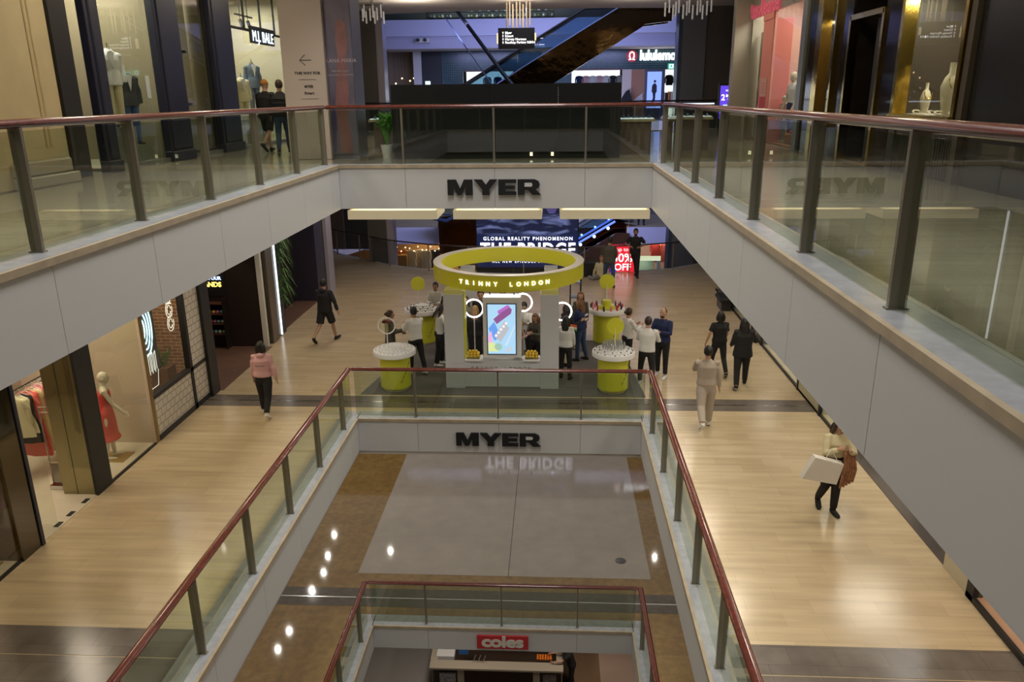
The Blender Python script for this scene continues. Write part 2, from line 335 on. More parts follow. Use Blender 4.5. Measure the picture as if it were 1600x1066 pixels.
# store A (dress boutique)
S('floor', (-12, X, 7.5, 14.43, 0, .012), SHOPFL)
S('wall_left', (-12.1, -12, 7.4, 14.5, 0, 4.6), BEIGE)
S('wall_left', (-12, X+.0, 14.43, 14.50, 0, 4.6), BEIGE)
S('wall_left', (-12, X, 7.3, 7.4, 0, 4.6), BEIGE)
S('wall_left', (-10.95, -10.85, 11.6, 14.43, 0, 4.6), mat('rose_beige_wall', (.45, .33, .26), .6))
S('trim_frame', (X-.5, X+.04, 10.10, 10.55, 0, 4.62), mat('dark_mirror', (.10, .08, .05), .06, .9))
S('trim_frame', (X-.5, X+.06, 10.55, 10.62, 0, 4.62), NAVY)
S('trim_frame', (X-.62, X-.03, 12.22, 12.66, 0, 4.62), OLIVE)
S('trim_frame', (X-.03, X+.03, 12.20, 12.68, 0, 4.62), BLACK)
S('trim_frame', (X-.36, X-.355, 12.215, 12.225, 0, 4.62), BLACK)
S('trim_frame', (X-.10, X+.01, 14.44, 14.56, 0, 4.62), mat('aged_brass', (.30, .22, .09), .3, .8))
S('window_1', (X-.012, X, 12.68, 14.33, .03, 4.6), SHOPGLASS); S('window_2', (X-.012, X, 7.5, 10.1, .03, 4.6), SHOPGLASS)
S('trim_sill', (X-.03, X+.02, 12.66, 14.4, 0, .035), BLACK); S('trim_sill', (X-.03, X+.02, 7.5, 10.1, 0, .035), BLACK)
for y in (12.0, 11.55, 11.2): S('trim_floor_plate', (X-.12, X-.04, y-.1, y+.06, .012, .02), BLACK)
area('shop_lamp', (-9.6, 12.6, 4.4), 1.4, 90, (1, .86, .66), sy=2.4); area('shop_lamp', (-9.4, 9.0, 4.4), 1.2, 22, (1, .86, .66), sy=1.2)
# security pedestal
t = thing('security_gate', 'clear acrylic security gate with steel base inside the dress shop entrance', 'gate', (-8.85, 12.42, .012))
for a, b in ((-9.16, -8.93), (-8.70, -8.5)): MB().box(a, b, 12.35, 12.49, .012, .10).build('base', CHROME, t)
mb = MB(); mb.tube([(-9.12, 12.42, .1), (-9.12, 12.42, 1.62), (-8.56, 12.42, 1.62), (-8.56, 12.42, .1)], .016, 8); mb.tube([(-9.12, 12.42, .55), (-8.56, 12.42, .55)], .012, 8); mb.tube([(-9.12, 12.42, 1.52), (-8.56, 12.42, 1.52)], .012, 8); mb.build('frame', CHROME, t, smooth=True)
MB().box(-9.1, -8.58, 12.41, 12.43, .12, .5).build('panel', glass('smoke_acrylic', (.5, .48, .42), .8, base=.08), t)
# open glass door with long steel pull handles
t = thing('glass_door', 'open frameless glass door with tall steel pull handles at dress shop entrance', 'door', (-9.0, 11.2, .02))
dp = MB().box(-9.32, -8.3, 11.19, 11.205, .03, 2.5).build('door_pane', SHOPGLASS, t)
for dx in (-.02, .09): MB().tube([(-9.1+dx*1.2, 11.13+dx, .75), (-9.1+dx*1.2, 11.13+dx, 2.3)], .016, 8).build('pull_handle', CHROME, dp, smooth=True)
MB().tube([(-9.124, 11.11, .8), (-8.992, 11.22, .8)], .012, 6).build('handle_bracket', CHROME, dp)

# garments on rails
def garment(loc, w, l, mt, label, sleeves=True, heading=0, flare=1.1, group=None):
    t = thing('hanging_garment', label, 'clothing', loc, heading, group)
    mb = MB(); ring = []; n = 14
    prof = [(0, .05, .03), (.02, w*.42, .035), (.06, w*.5, .05), (.18, w*.46, .06), (l*.45, w*.42, .06), (l*.75, w*.5*flare, .075), (l, w*.55*flare, .085)]
    vs = []; fs = []
    for (dz, a, b) in prof:
        for k in range(n):
            an = 2*pi*k/n; wv = 1+.13*sin(an*5+dz*3) if dz > .2 else 1
            vs.append((a*cos(an)*wv, b*sin(an)*wv, -dz))
    for j in range(len(prof)-1):
        for k in range(n): fs.append((j*n+k, j*n+(k+1) % n, (j+1)*n+(k+1) % n, (j+1)*n+k))
    fs += [tuple(range(n)), tuple(range((len(prof)-1)*n, len(prof)*n))]
    mb.add(vs, fs)
    if sleeves:
        for s in (-1, 1): mb.tube([(s*w*.42, 0, -.05), (s*w*.55, 0, -.2), (s*w*.56, .01, -.5)], [.05, .045, .035], 8)
    mb.build('cloth', mt, t, local=True, smooth=True)
    h = MB(); h.tube([(-w*.4, 0, -.03), (0, 0, .03), (w*.4, 0, -.03)], .006, 5); h.tube([(0, 0, .03), (0, 0, .08), (.025, 0, .1), (.02, 0, .13), (-.01, 0, .135)], .004, 5)
    h.build('hanger', PWHITE, t, local=True)
    return t
def cloth(name, c): return mat('cloth_'+name, c, .85)
CL = {'cream': (.62, .56, .36), 'black': (.012, .012, .014), 'coral': (.58, .12, .09), 'pink': (.62, .27, .25), 'yellow': (.55, .48, .22), 'rose': (.55, .22, .2), 'red': (.55, .05, .04), 'white': (.68, .68, .66), 'grey': (.25, .24, .23), 'navy': (.015, .025, .09), 'olive': (.07, .065, .05), 'sand': (.40, .34, .28), 'denim': (.035, .06, .13), 'orange': (.5, .16, .03), 'palepink': (.62, .36, .38), 'blush': (.50, .36, .34)}
seq = ['cream', 'cream', 'black', 'coral', 'coral', 'yellow', 'pink', 'rose', 'pink', 'cream', 'black', 'pink', 'rose', 'yellow', 'coral', 'coral', 'yellow', 'cream']
order = ['first', 'second', 'third', 'fourth', 'fifth', 'sixth', 'seventh', 'eighth', 'ninth', 'tenth', 'eleventh', 'twelfth', 'thirteenth', 'fourteenth', 'fifteenth', 'sixteenth', 'seventeenth', 'eighteenth']
MB().tube([(-9.75, 12.6, 1.80), (-9.75, 14.35, 1.80)], .016, 8).build('clothes_rail', BLACK, label='black wall rail carrying the dresses inside the dress shop', cat='clothes rail', smooth=True)
for i, c in enumerate(seq):
    l = [.75, .7, .95, 1.2, 1.3, 1.0, .8, .85, .8, 1.4, .9, 1.0, 1.05, 1.2, .8, .85, 1.3, 1.2][i]
    garment((-9.75+.03*(i % 2), 12.72+i*.092, 1.665), .40, l, cloth(c, CL[c]), '%s dress or top hanging %s from the near end of the shop rail' % (c, order[i]), heading=random.uniform(-.25, .25), sleeves=i % 3 == 0, flare=1.2, group='garments on the dress shop rail')
# store B (brick and neon)
S('floor', (-12, X, 14.5, 17.5, 0, .012), BRFLOOR)
S('wall_left', (-9.75, -9.65, 14.5, 17.45, 0, 4.6), BRICKW); S('wall_left', (-9.65, X-.05, 17.35, 17.45, 0, 4.6), BRICKX)
S('wall_left', (X-.10, X, 14.58, 16.28, .12, .92), TILEW); S('wall_left', (X-.10, X, 16.38, 17.06, .12, .92), TILEW); S('wall_left', (X-.10, X, 16.38, 17.06, 1.0, 4.6), TILEW)
for b in ((14.56, 17.1, 0, .12), (14.56, 17.1, .92, 1.0), (16.26, 16.38, 0, 4.6)): S('trim_frame', (X-.11, X+.02, b[0], b[1], b[2], b[3]), BLACK)
S('trim_frame', (X-.25, X+.08, 17.06, 17.48, 0, 4.6), BLACK)
S('window_3', (X-.05, X-.04, 14.58, 16.28, 1.0, 4.6), SHOPGLASS)
NEON = mat('neon_pale_blue', (.7, .9, 1), emit=(.55, .85, 1), es=1.5)
NEONW = mat('neon_white', (.9, .9, .9), emit=(.9, .85, .75), es=.7)
t = thing('neon_sign', 'pale blue neon of nested rounded letter shapes in the brick shop window', 'neon sign', (-8.33, 14.9, 1.6))
MB().box(-8.36, -8.345, 14.62, 15.28, 1.35, 3.3).build('backing_panel', mat('sign_backing', (.03, .035, .04), .5), t)
for k in range(4):
    w_ = .08+.065*k; h_ = .20+.13*k; cy, cz = 14.72, 2.35
    pts = [(-8.335, cy-.02, cz+h_)]+[(-8.335, cy+w_*1.1*sin(a)+.02*k+.06, cz+h_*cos(a)) for a in [RD(q) for q in range(20, 161, 14)]]+[(-8.335, cy-.02, cz-h_)]
    if k == 0: pts += [(-8.335, cy-.02, cz+h_)]
    MB().tube(pts, .016, 6).build('neon_tube', NEON, t, smooth=True)
mb = MB()
for k in range(7): mb.tube([(-8.335, 14.74, 2.2+k*.05), (-8.335, 14.86, 2.2+k*.05)], .006, 4)
mb.build('centre_bars', NEON, t)
t = thing('neon_sign', 'white neon outline of a hand low in the brick shop window', 'neon sign', (-8.33, 14.95, 1.2))
mb = MB()
for k in range(4): mb.tube([(-8.33, 14.72+k*.11, 1.35), (-8.33, 14.70+k*.12, 1.75), (-8.33, 14.76+k*.12, 1.80), (-8.33, 14.79+k*.11, 1.4)], .007, 5)
mb.tube([(-8.33, 14.72, 1.35), (-8.33, 14.78, 1.05), (-8.33, 15.08, 1.05), (-8.33, 15.16, 1.38)], .007, 5); mb.build('outline', NEONW, t)
t = thing('neon_sign', 'white neon line of curls high at the far side of brick shop window', 'neon sign', (-8.33, 15.95, 2.0))
mb = MB()
mb.tube([(-8.33, 15.95, 2.9), (-8.33, 15.95, 4.6)], .004, 4); mb.tube([(-8.26, 15.95, 2.6), (-8.33, 15.95, 2.6)], .01, 4)
for cz in (2.75, 2.45, 2.15):
    mb.tube([(-8.33, 15.95+.14*cos(a), cz+.17*sin(a)) for a in [RD(q) for q in range(60, 400, 20)]], .008, 5)
    mb.tube([(-8.33, 15.95+.08*cos(a), cz+.10*sin(a)) for a in [RD(q) for q in range(0, 360, 24)]], .008, 5)
mb.build('outline', NEONW, t)
t = thing('potted_plant', 'leafy green plant on a box inside the brick shop window', 'plant', (-8.9, 16.4, .012))
MB().box(-9.1, -8.7, 16.2, 16.6, .012, 1.0).build('planter', mat('brown_wood', (.16, .08, .03), .5), t)
mb = MB()
for k in range(46):
    a = random.uniform(0, 2*pi); r = random.uniform(.05, .24); z = random.uniform(1.0, 1.4); mb.tube([(-8.9+r*.4*cos(a), 16.4+r*.4*sin(a), 1.0), (-8.9+r*cos(a), 16.4+r*sin(a), z)], [(.004, .004), (.03, .006)], 4)
mb.build('leaves', mat('leaf_green', (.06, .13, .03), .6), t)
area('shop_lamp', (-8.9, 15.6, 4.3), .8, 45, (1, .80, .5), sy=1.6)
# store C (dark soap shop)
S('floor', (-13, X+.15, 17.5, 20.95, 0, .012), BRFLOOR)
S('wall_left', (-13, X-.05, 20.95, 21.05, 0, 4.6), DKBROWN); S('wall_left', (-13.1, -13, 14.5, 21, 0, 4.6), DKBROWN)
t = thing('display_shelf', 'dark shelving unit stacked with colourful soaps inside the dark shop', 'shelf', (-9.6, 20.8, .012))
mb = MB()
for z in (.45, .75, 1.03, 1.33): mb.box(-9.98, -9.22, 20.62, 20.93, z, z+.02)
mb.build('shelf_board', mat('red_brown_wood', (.10, .03, .02), .5), t)
MB().box(-9.98, -9.96, 20.62, 20.94, .012, 1.5).box(-9.24, -9.22, 20.62, 20.94, .012, 1.5).box(-9.96, -9.24, 20.92, 20.94, .012, 1.5).build('side_panels', DKBROWN, t)
sc_ = [('orange', (.7, .25, .05)), ('green', (.2, .5, .15)), ('pink', (.7, .15, .3)), ('blue', (.12, .2, .6)), ('white', (.7, .7, .65)), ('yellow', (.7, .6, .1)), ('red', (.6, .05, .04)), ('teal', (.1, .5, .5))]
for ri, z in enumerate((.47, .77, 1.05)):
    for k in range(6):
        cn, cc = sc_[(ri*3+k*5) % 8]
        o = MB().ball((-9.89+k*.115, 20.74, z+.048), (.048, .048, .048), 10, 6).build('bath_soap', mat('soap_'+cn, cc, .6), label='%s round soap, %s from left on %s shelf of the dark shop' % (cn, order[k], ('lowest', 'middle', 'top')[ri]), cat='soap', group='soaps on the dark shop shelves', smooth=True)
t = thing('lit_sign', 'black panel with multicoloured lit words high in the dark shop', 'sign', (-9.6, 20.9, 1.5))
MB().box(-10.05, -9.2, 20.90, 20.94, 1.5, 2.6).build('panel', BLACK, t)
def em(name, c, s=1.0): return mat('glow_'+name, tuple(min(1, x) for x in c), .5, emit=c, es=s)
for body, z, size, c in (("FRESH.", 2.38, .15, (.9, .9, .9)), ("WE'RE GOOD", 2.16, .11, (.9, .55, .8)), ('WITH OUR', 1.98, .13, (.45, .6, 1)), ('HANDS', 1.78, .19, (.9, .7, .15))):
    o = text_part(body, size, em('c%d' % int(z*100), c, 1.6), (-9.62, 20.895, z), parent=t, bold=.004)
spot('shop_spot', (-9.4, 19.2, 4.3), 60, 70, (1, .8, .6), (RD(22), 0, RD(10)))
# columns, plants
S('trim_frame', (X-.08, X+.05, 20.92, 21.05, 0, 4.6), mat('white_strip', (.6, .58, .52), .4))
S('trim_frame', (X-.3, X+.0, 21.05, 21.25, 0, 4.6), BLACK)
S('trim_frame', (X-.3, X+.10, 21.25, 21.75, 0, 4.6), mat('bronze_column', (.20, .16, .11), .3, .6))
t = thing('green_wall', 'column of spiky green foliage lit by a white strip beside the dark shop', 'plant', (-8.1, 22.2, 0))
MB().box(-8.5, -8.15, 21.85, 22.5, 0, 4.5).build('column', DARK, t)
MB().box(-8.14, -8.10, 22.0, 22.05, .05, 4.4).build('light_strip', mat('strip_glow', (1, 1, 1), emit=(.9, .95, 1), es=1.2), t)
mb = MB()
for k in range(190):
    z = random.uniform(.9, 4.4); a = random.uniform(-.6, 1.2); r = random.uniform(.2, .5); y = random.uniform(22.05, 22.45)
    if random.random() < .35 and 1.4 < z < 2.0: continue
    p0 = Vector((-8.14, y, z)); p1 = p0+Vector((r*.6*cos(a), r*.5*sin(a), r*.35)); p2 = p0+Vector((r*cos(a), r*sin(a), -r*.35))
    mb.tube([p0, p1, p2], [(.005, .004), (.024, .004), (.003, .002)], 4)
mb.build('foliage', mat('spiky_leaf', (.07, .17, .035), .5), t, kind='stuff')
spot('plant_spot', (-7.3, 21.4, 4.4), 40, 60, (1, .95, .8), (RD(-12), RD(-14), 0))
# dark store D with recess
S('wall_left', (-9.15, -9.05, 22.5, 27.0, 0, 4.6), DKBROWN); S('wall_left', (-9.1, X-.1, 22.4, 22.5, 0, 4.6), DKBROWN); S('floor', (-9.1, X-.05, 22.5, 27.0, 0, .01), BRFLOOR)
S('wall_left', (-9.1, X+.0, 26.2, 27.1, 0, 4.6), mat('dark_purple_panel', (.035, .03, .05), .35))
MB().box(-8.99, -8.93, 23.4, 24.4, .02, 1.05).build('notice_board', mat('grey_board', (.22, .21, .22), .5), label='grey board leaning in the dark shop recess', cat='board')
for i, y in enumerate((23.1, 23.25, 23.85, 24.0)):
    MB().box(-9.04, -9.0, y, y+.05, 1.55, 1.8).build('door_handle', PWHITE, label='small pale handle plate, %s on the dark shop wall' % order[i], cat='handle', group='pale handle plates on the dark wall')
S('trim_column', (X-.3, X+.12, 27.25, 27.9, 0, 4.62), mat('lilac_column', (.40, .38, .46), .2))
S('wall_left', (-8.6, X+.0, 27.1, 27.25, 0, 4.6), BLACK)
# far-left corner, beyond the shops
S('wall_left', (-11.5, -11.4, 27.5, 36, 0, 4.6), mat('brass_wall', (.30, .18, .07), .3, .3)); S('wall_left', (-11.4, -8.5, 27.9, 28.0, 0, 4.6), mat('brass_wall', (.3, .18, .07)))
S('wall_left', (-11.4, -10.5, 36.0, 36.1, 0, 4.6), mat('brass_wall', (.3, .18, .07)))
S('door_1', (-10.45, -9.75, 35.75, 35.85, 0.02, 2.6), mat('brown_door', (.15, .12, .10), .35)); S('wall_left', (-10.6, -8.6, 35.9, 36.0, 0, 4.6), mat('taupe_dark', (.06, .055, .055), .6))

# ---------------------------------------------------------------- right shopfronts, middle level (x = 5.85)
XR2 = 5.86
S('trim_frame', (XR2, XR2+.05, 14.85, 28, 0, .06), BLACK)
CREAMW = mat('cream_wall', (.55, .50, .38), .4)
def rwin(y0, y1, name, wall, lamp=30, col=(1, .95, .8), fr=BLACK):
    S(name, (XR2+.01, XR2+.02, y0, y1, .06, 4.6), SHOPGLASS)
    S('floor', (XR2+.05, 9, y0, y1, 0, .02), SHOPFL); S('wall_right', (9, 9.1, y0, y1, 0, 4.6), wall)
    for y in (y0, y1): S('trim_frame', (XR2-.02, XR2+.06, y-.04, y+.04, 0, 4.6), fr)
    area('shop_lamp', (7.2, (y0+y1)/2, 4.4), 1.2, lamp, col, sy=min(2, y1-y0))
rwin(17.9, 21.4, 'window_4', CREAMW, 70); rwin(14.9, 16.3, 'window_5', CREAMW, 40); rwin(22.5, 25.5, 'window_6', DARK, 8)
S('wall_right', (XR2, XR2+.4, 16.3, 17.9, 0, 4.6), mat('olive_cream', (.42, .40, .26), .25)); S('wall_right', (XR2, 9, 21.4, 22.5, 0, 4.6), DARK); S('wall_right', (XR2, 9, 25.5, 27.5, 0, 4.6), mat('grey_dark', (.07, .065, .065), .5))
S('floor', (XR2+.02, 9, 10.4, 14.85, 0, .014), mat('dark_gloss_floor', (.10, .085, .08), .15)); S('wall_right', (9, 9.1, 10.4, 14.9, 0, 4.6), mat('taupe_wall', (.3, .26, .22), .5))
S('wall_right', (XR2, XR2+.8, 9.8, 10.5, 0, 4.6), CREAMW)
S('trim_frame', (XR2-.02, XR2+.03, 6.2, 9.8, 0, .09), BLACK); S('trim_frame', (XR2-.02, XR2+.12, 9.62, 9.8, 0, 4.6), BLACK)
S('window_7', (XR2+.02, XR2+.03, 6.5, 9.55, .09, 4.6), SHOPGLASS); S('floor', (XR2+.035, 9, 6.5, 9.8, .0, .08), mat('pink_plinth', (.55, .33, .24), .5)); S('wall_right', (9, 9.1, 6.3, 9.8, 0, 4.6), mat('peach_wall', (.6, .38, .28), .5))
S('wall_right', (XR2, 9, 6.2, 6.5, 0, 4.6), mat('dark_purple_panel', (.035, .03, .05)))
area('shop_lamp', (7.2, 8, 4.4), 1.2, 60, (1, .75, .6), sy=2); area('shop_lamp', (7.4, 12.6, 4.4), 1.2, 40, (1, .95, .85), sy=3)
for (x, y) in ((6.3, 14.3), (6.25, 10.95)):
    t = thing('display_stand', 'low pale display stand just inside the right shop, %s' % ('far one' if y > 12 else 'nearer one with steel legs'), 'stand', (x, y, .014))
    MB().box(x-.22, x+.22, y-.25, y+.25, .3, .36).build('top', PWHITE, t, bevel=.01)
    for sx in (-.18, .18):
        for sy in (-.2, .2): MB().box(x+sx-.015, x+sx+.015, y+sy-.015, y+sy+.015, .014, .3).build('leg', CHROME, t)
t = thing('bench', 'low black padded bench beside the right shopfronts, near far fascia corner', 'bench', (5.6, 25.3, 0))
MB().box(5.42, 5.82, 25.0, 25.9, .28, .42).build('seat', BLACK, t, bevel=.04); MB().box(5.48, 5.78, 25.05, 25.8, 0, .28).build('base', DARK, t)

# ---------------------------------------------------------------- cosmetics pop-up
slab('trim_carpet', [(-4.62, 17.30), (2.18, 17.28), (2.02, 19.4), (1.9, 21.7), (-3.9, 21.9), (-4.3, 19.2)], [], .004, .012, mat('grey_carpet', (.115, .105, .10), .9, noise=.1, nscale=30))
KW = mat('kiosk_white', (.56, .58, .61), .4)
t = thing('kiosk', 'white pop-up beauty kiosk with corner columns under a yellow ring canopy', 'kiosk', (-1.23, 19.3, .012))
for x0, x1, nm in ((-2.60, -2.14, 0), (-.31, .13, 1)):
    MB().box(x0, x1, 17.75, 18.2, .012, 2.36).build('column', KW, t, bevel=.006)
    MB().box(x0+.05, x1-.03, 20.75, 21.1, .012, 2.36).build('column', KW, t, bevel=.006)
    MB().box(x0+.02, x1-.02, 17.78, 18.18, 2.36, 2.46).build('column_cap', mat('pale_yellow', (.68, .66, .22), .4), t)
    MB().box(x1+.001, x1+.03, 17.8, 18.2, .72, 2.36).build('inner_panel', LIMEY, t) if nm == 0 else None
MB().box(-2.14, -.31, 17.76, 18.15, .06, .72).box(-2.14, -.31, 17.80, 18.1, .012, .06).build('front_counter', KW, t)
MB().box(-2.2, -.25, 20.75, 21.05, .02, 1.0).build('back_counter', KW, t)
MB().box(-2.12, -1.72, 17.72, 18.1, .72, .76).box(-.72, -.33, 17.72, 18.1, .72, .76).build('counter_ledge', PWHITE, t)
CX, CY, R0 = -1.15, 19.5, 1.9
mb = MB(); n = 72; vs = []; fs = []
for r_, z in ((R0, 2.46), (R0, 2.83), (R0-.19, 2.83), (R0-.19, 2.46)):
    for k in range(n): vs.append((CX+r_*cos(2*pi*k/n), CY+r_*sin(2*pi*k/n), z))
for j in range(4):
    for k in range(n): fs.append((j*n+k, j*n+(k+1) % n, ((j+1) % 4)*n+(k+1) % n, ((j+1) % 4)*n+k))
mb.add(vs, fs); ringc = mb.build('ring_canopy', mat('ring_yellow', (.64, .62, .045), .3), t, smooth=True)
def ringband(name, r0, r1, z0, z1, mt):
    mb = MB(); vs = []; fs = []
    for r_, z in ((r1, z0), (r1, z1), (r0, z1), (r0, z0)):
        for k in range(n): vs.append((CX+r_*cos(2*pi*k/n), CY+r_*sin(2*pi*k/n), z))
    for j in range(4):
        for k in range(n): fs.append((j*n+k, j*n+(k+1) % n, ((j+1) % 4)*n+(k+1) % n, ((j+1) % 4)*n+k))
    return mb.add(vs, fs).build(name, mt, t, smooth=True)
ringband('ring_top', R0-.195, R0+.006, 2.83, 2.845, mat('ring_top_white', (.72, .70, .64), .4))
ringband('ring_bottom', R0-.18, R0-.01, 2.452, 2.46, mat('pale_yellow', (.68, .66, .22)))
for i, ch in enumerate('TRINNY LONDON'):
    if ch == ' ': continue
    a = RD(-90)+(i-6.1)*.094; p = (CX+(R0+.012)*cos(a), CY+(R0+.012)*sin(a), 2.60)
    text_part(ch, .14, em('sign_white', (1, .97, .82), 1.1), p, right=(-sin(a), cos(a), 0), parent=ringc, ext=.008, bold=.003, name='letter')
for i, ch in enumerate('TRINNY LONDON'):
    if ch != ' ': text_part(ch, .10, DARK, (-1.95+i*.115, 17.752, .50), parent=t, ext=.003, name='letter')
# hanging screen
t = thing('display_screen', 'portrait video screen in white housing showing stacked cosmetics pots', 'screen', (-1.21, 17.75, .76))
MB().box(-1.67, -.76, 17.72, 18.0, .82, 2.30).build('housing', PWHITE, t, bevel=.008)
MB().box(-1.64, -.79, 17.74, 17.98, 2.30, 2.33).build('top_light', em('warmwhite', (1, .97, .9), .9), t)
for x in (-1.5, -.93): MB().box(x-.015, x+.015, 17.8, 17.83, 2.3, 2.62).build('hanger_rod', CHROME, t); MB().box(x-.02, x+.02, 17.84, 17.9, .755, .82).build('foot', PWHITE, t)
MB().box(-1.575, -.875, 17.705, 17.72, .90, 2.16).build('bezel', BLACK, t)
def lit(c, s=.75): return mat('screen_%d_%d_%d' % tuple(int(x*99) for x in c), tuple(x*.2 for x in c), .3, emit=c, es=s)
sy = 17.70
simg = MB().box(-1.555, -.895, sy, sy+.004, .92, 2.14).build('screen_image', lit((.42, .68, .90)), t)
def quad(name, pts, c, dy): 
    MB().prism([p for p in pts], sy-.001*dy-.001, sy-.001*dy, axis='y').build(name, lit(c), simg)
quad('screen_shape', [(-1.42, 1.78), (-1.06, 2.10), (-.98, 2.02), (-1.0, 1.92), (-1.34, 1.66)], (.28, .10, .28), 1)
quad('screen_shape', [(-1.32, 1.98), (-1.08, 2.13), (-1.02, 2.08), (-1.30, 1.90)], (.48, .15, .55), 2)
quad('screen_shape', [(-1.54, 1.55), (-1.40, 1.72), (-1.25, 1.35), (-1.40, 1.25)], (.15, .35, .85), 1)
quad('screen_shape', [(-1.40, 1.35), (-1.15, 1.75), (-1.05, 1.55), (-1.25, 1.22)], (.50, .50, .55), 2)
for k in range(5): MB().lathe([(.035, 0), (.035, .001)], (-1.36+k*.06, sy-.004, 1.38+k*.075), 14, 'y').build('screen_shape', lit((.88, .86, .82)), simg)
quad('screen_shape', [(-1.55, 1.35), (-1.46, 1.5), (-1.45, 1.2), (-1.55, 1.2)], (.85, .45, .75), 3)
quad('screen_shape', [(-1.55, 1.2), (-1.40, 1.2), (-1.3, .98), (-1.55, .98)], (.72, .80, .35), 3)
MB().lathe([(.09, 0), (.09, .001)], (-1.31, sy-.005, 1.10), 18, 'y').build('screen_shape', lit((.35, .55, .45)), simg)
quad('screen_shape', [(-1.16, 1.0), (-1.02, 1.12), (-.97, 1.05), (-1.05, .97)], (.55, .62, .68), 3)
quad('screen_shape', [(-1.16, 1.13), (-.93, 1.62), (-.90, 1.62), (-1.10, 1.13)], (.60, .75, .92), 3)
# fruit boxes
LEM = mat('lemon_skin', (.75, .50, .04), .45, bump=.15, nscale=60)
for bi, (bx, nm) in enumerate(((-1.93, 'left'), (-.52, 'right'))):
    t = thing('acrylic_tray', 'clear tray of lemons on the kiosk counter, %s of the screen' % nm, 'tray', (bx, 17.86, .76))
    MB().box(bx-.16, bx+.16, 17.75, 17.98, .76, .77).box(bx-.16, bx+.16, 17.75, 17.755, .77, .83).box(bx-.16, bx+.16, 17.975, 17.98, .77, .83).build('tray', glass('clear_acrylic', (.9, .9, .85), .8), t)
    q = 0
    for lay, (nx, z) in enumerate(((4, .81), (4, .875), (3, .94))):
        for i in range(nx):
            for j in range(2 if lay < 2 else 1):
                q += 1; w0 = .077*nx
                MB().ball((bx-w0/2+.0385+i*.077, 17.815+j*.085+lay*.012, z), (.039, .036, .036), 10, 7).build('lemon', LEM, label='yellow lemon in the tray at %s of the kiosk screen' % nm, cat='lemon', group='lemons piled in the %s tray' % nm, smooth=True)
# ring lights
for (x, y, z, nm) in ((-2.0, 18.9, 1.72, 'beside the left kiosk column'), (-.78, 19.2, 1.80, 'just behind the right edge of the kiosk screen'), (.22, 19.0, 1.62, 'just outside the right kiosk column')):
    t = thing('ring_light', 'glowing white ring light on a stand '+nm, 'ring light', (x, y, .012))
    MB().tube([(x+.23*cos(2*pi*k/28), y, z+.23*sin(2*pi*k/28)) for k in range(28)], .020, 8, up=(0, 1, 0), closed=True).build('lit_rim', em('ring', (1, 1, 1), 2.2), t, smooth=True)
    MB().tube([(x, y+.02, .03), (x, y+.02, z-.2)], .015, 8).lathe([(.14, 0), (.14, .018)], (x, y+.02, .012), 20).build('stand', PWHITE, t, smooth=True)
    
# round podiums
def podium(x, y, r, h, nm, deco):
    t = thing('podium_table', 'round yellow drum display table with white top, '+nm, 'display table', (x, y, .012))
    MB().lathe([(r*.62, 0), (r*.62, .07), (r*.72, .08)], (x, y, .012), 40).build('plinth', mat('pale_foot', (.6, .55, .35), .4), t, smooth=True)
    MB().lathe([(r*.72, .08), (r*.72, h-.12)], (x, y, .012), 48).build('drum', LIMEY, t, smooth=True)
    MB().lathe([(r*.7, h-.12), (r, h-.115), (r, h-.02), (r-.015, h)], (x, y, .012), 48).build('table_top', PWHITE, t, smooth=True)
    if deco != 'back_right':
        pr = [(r*.78, h), (r*.78, h+.035), (r*.58, h+.036), (r*.58, h+.07), (r*.36, h+.071), (r*.36, h+.10)]
        MB().lathe(pr, (x, y, .012), 40).build('tiered_riser', PWHITE, t, smooth=True)
    mb = MB()
    for k in range(5): a = RD(-60+k*9); mb.tube([(x+(r*.725)*cos(a), y+(r*.725)*sin(a), .25+.1*k), (x+(r*.725)*cos(a+.12), y+(r*.725)*sin(a+.12), .32+.1*k)], .008, 5)
    mb.build('script_mark', DARK, t)
    return t
def cosmetics(x, y, r, h, nm, rings, cols, size=(.018, .05)):
    for (rr, zz, cnt) in rings:
        for k in range(cnt):
            a = 2*pi*k/cnt; cn, cc = cols[k % len(cols)]
            p = (x+rr*cos(a), y+rr*sin(a), h+zz+.012)
            o = MB().lathe([(size[0], 0), (size[0], size[1]*.7), (size[0]*.7, size[1]*.75), (size[0]*.7, size[1])], p, 8).build('cosmetic_pot', mat('pot_'+cn, cc, .3), label='small %s cosmetic pot standing in circles on %s' % (cn, nm), cat='cosmetic', group='%s cosmetic pots on %s' % (cn, nm), smooth=True)
WB = [('white', (.62, .62, .6)), ('black', (.03, .03, .03))]
H = 1.0
podium(-3.83, 17.75, .51, H, 'front left of the kiosk', 'a'); cosmetics(-3.83, 17.75, .51, H, 'the front left round table', [(.45, 0, 26), (.35, .036, 22), (.25, .07, 16)], [('white', (.62, .62, .6)), ('white', (.62, .62, .6)), ('silver', (.48, .48, .48))], (.022, .016))
podium(1.43, 17.75, .51, H, 'front right of the kiosk', 'b'); cosmetics(1.43, 17.75, .51, H, 'the front right round table', [(.45, 0, 24), (.35, .036, 22)], [('black', (.03, .03, .03)), ('white', (.62, .62, .6))], (.02, .018))
cosmetics(1.43, 17.75, .51, H, 'the riser of front right round table', [(.26, .071, 20), (.19, .101, 14), (.12, .101, 8)], [('silver tube', (.30, .31, .30))], (.013, .13))
podium(-3.75, 21.45, .52, 1.03, 'back left behind the staff', 'c'); cosmetics(-3.75, 21.45, .52, 1.03, 'the back left round table', [(.44, 0, 26), (.34, .036, 20), (.24, .07, 14)], WB, (.022, .03))
